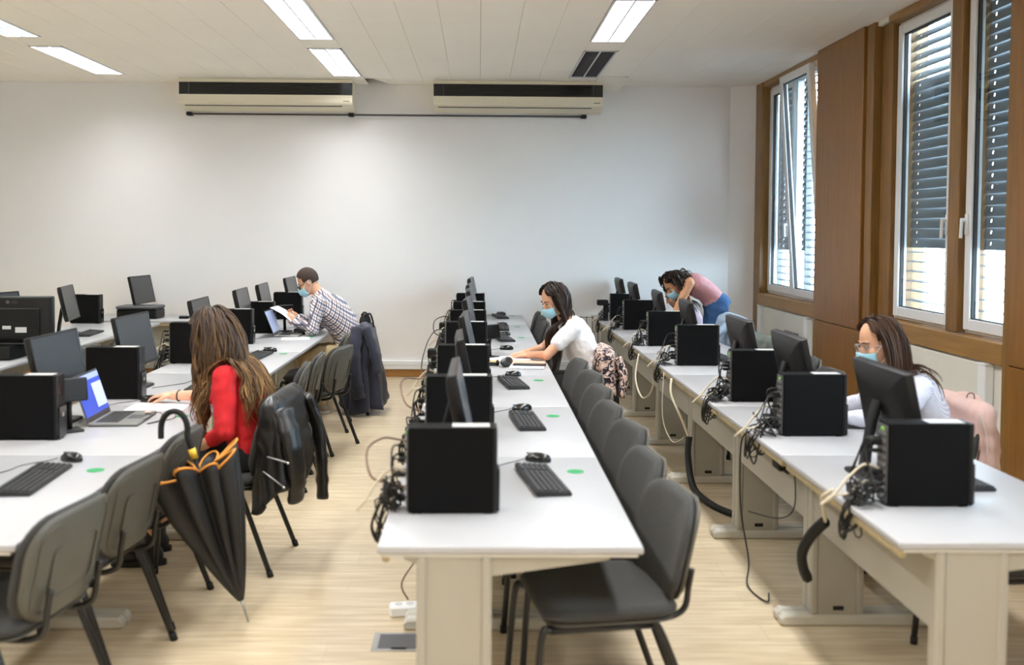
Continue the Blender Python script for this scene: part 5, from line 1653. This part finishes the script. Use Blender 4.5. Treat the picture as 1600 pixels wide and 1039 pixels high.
# --- woman in striped shirt
L0 = (2.3, 4.95, 0)
J = dict(face=(-.92, -.14, -.26), lat=(0, 1, 0), head=(1.985, 4.92, 1.125), neck=(2.11, 4.95, .97), chest=(2.20, 4.95, .84), waist=(2.27, 4.95, .67), pelvis=(2.30, 4.95, .55),
         shL=(2.15, 4.79, .915), elL=(2.02, 4.72, .775), wrL=(1.80, 4.80, .765), shR=(2.15, 5.11, .915), elR=(2.02, 5.18, .775), wrR=(1.80, 5.08, .765),
         hipL=(2.27, 4.86, .53), knL=(1.86, 4.84, .53), anL=(1.92, 4.84, .10), hipR=(2.27, 5.04, .53), knR=(1.86, 5.06, .53), anR=(1.92, 5.06, .10),
         hands={'L': ((-.95, .2, -.1), (0, 0, -1), -1, .3), 'R': ((-.95, -.2, -.1), (0, 0, -1), 1, .3)}, toes={'L': (-1, 0, 0), 'R': (-1, 0, 0)})
t, g, at, f, u, r = person('woman with brown hair and glasses in a pale striped shirt', L0, J, 'skin', 'pinstripe', 'jeans', 'long')
col = [hcol(at, f, u, r), sph(g['chest'], .15, .18, .16), sph(g['shL'], .085), sph(g['shR'], .085), sph(g['waist'], .13, .17, .2), sph(g['neck'], .07)]
hair(t, 'hair', 'hair_brown', at, f, u, r, col, 480, .46, 31, wav=.03, thick=.0075, volume=.005, back=.5, grav=.5, bj=.8, ylim=.03)
face_bits(t, at, f, u, r); mask(t, at)
gl = MB()
for k in (-1, 1):
    gl.tube([at(k * .034 + .024 * math.cos(a), .102 - .012 * abs(k * .034 + .024 * math.cos(a)) / .05, -.006 + .02 * math.sin(a)) for a in [2 * math.pi * q / 16 for q in range(16)]], .0018, 6, closed=True)
    gl.tube([at(k * .058, .094, -.002), at(k * .078, .02, .002), at(k * .082, -.03, -.004)], .0018, 6)
gl.build('glasses', 'silver', t, True)

# --- bending woman in pink top
L0 = (2.3, 9.65, 0)
J = dict(face=(-.72, -.25, -.68), up=(-.5, 0, .9), lat=(0, 1, 0), head=(1.885, 9.6, 1.165), neck=(1.985, 9.65, 1.215), chest=(2.09, 9.65, 1.17), waist=(2.22, 9.65, 1.09), pelvis=(2.31, 9.65, .98),
         shL=(2.015, 9.49, 1.185), elL=(1.905, 9.44, .975), wrL=(1.83, 9.44, .80), shR=(2.02, 9.81, 1.185), elR=(2.08, 9.84, .97), wrR=(2.0, 9.88, .80),
         hipL=(2.31, 9.56, .93), knL=(2.27, 9.55, .50), anL=(2.33, 9.55, .10), hipR=(2.31, 9.74, .93), knR=(2.27, 9.75, .50), anR=(2.33, 9.75, .10),
         hands={'L': ((-.6, .1, -.5), (.3, 0, -.8), -1, .25), 'R': ((-.6, -.1, -.5), (.3, 0, -.8), 1, .25)}, toes={'L': (-1, 0, 0), 'R': (-1, 0, 0)})
t, g, at, f, u, r = person('woman in a dusty pink top and jeans bending over a desk', L0, J, 'skin2', 'pinktop', 'jeans', 'none', tw=.98, shoes='boot')
col = [hcol(at, f, u, r), sph(g['neck'], .075)]
hair(t, 'hair', 'hair_curl', at, f, u, r, col, 420, .20, 41, wav=.1, thick=.0075, volume=.014, back=.2, grav=.32, curl=.42, ylim=.02)
face_bits(t, at, f, u, r); mask(t, at)

# --- seated person half hidden behind her
L0 = (2.2, 10.05, 0)
J = dict(face=(-.86, .05, -.5), lat=(0, 1, 0), head=(1.98, 10.05, 1.04), neck=(2.06, 10.05, .94), chest=(2.13, 10.05, .82), waist=(2.19, 10.05, .66), pelvis=(2.22, 10.05, .55),
         shL=(2.08, 9.89, .89), elL=(2.0, 9.86, .775), wrL=(1.80, 9.93, .765), shR=(2.08, 10.21, .89), elR=(2.0, 10.26, .775), wrR=(1.80, 10.18, .765),
         hipL=(2.2, 9.96, .53), knL=(1.8, 9.94, .53), anL=(1.85, 9.94, .10), hipR=(2.2, 10.14, .53), knR=(1.8, 10.16, .53), anR=(1.85, 10.16, .10),
         hands={'L': ((-.95, .2, -.1), (0, 0, -1), -1, .3), 'R': ((-.95, -.2, -.1), (0, 0, -1), 1, .3)}, toes={'L': (-1, 0, 0), 'R': (-1, 0, 0)})
t, g, at, f, u, r = person('seated person with dark hair and lilac top half hidden by the bending woman', L0, J, 'skin', 'lilac', 'blacktrous', 'long')
col = [hcol(at, f, u, r), sph(g['chest'], .15, .18, .16), sph(g['shL'], .08), sph(g['shR'], .08), sph(g['neck'], .07)]
hair(t, 'hair', 'hair_dark', at, f, u, r, col, 220, .36, 51, wav=.03, thick=.010, volume=.005, back=.2, grav=.55)
face_bits(t, at, f, u, r)

bpy.data.scenes.remove(TMP)
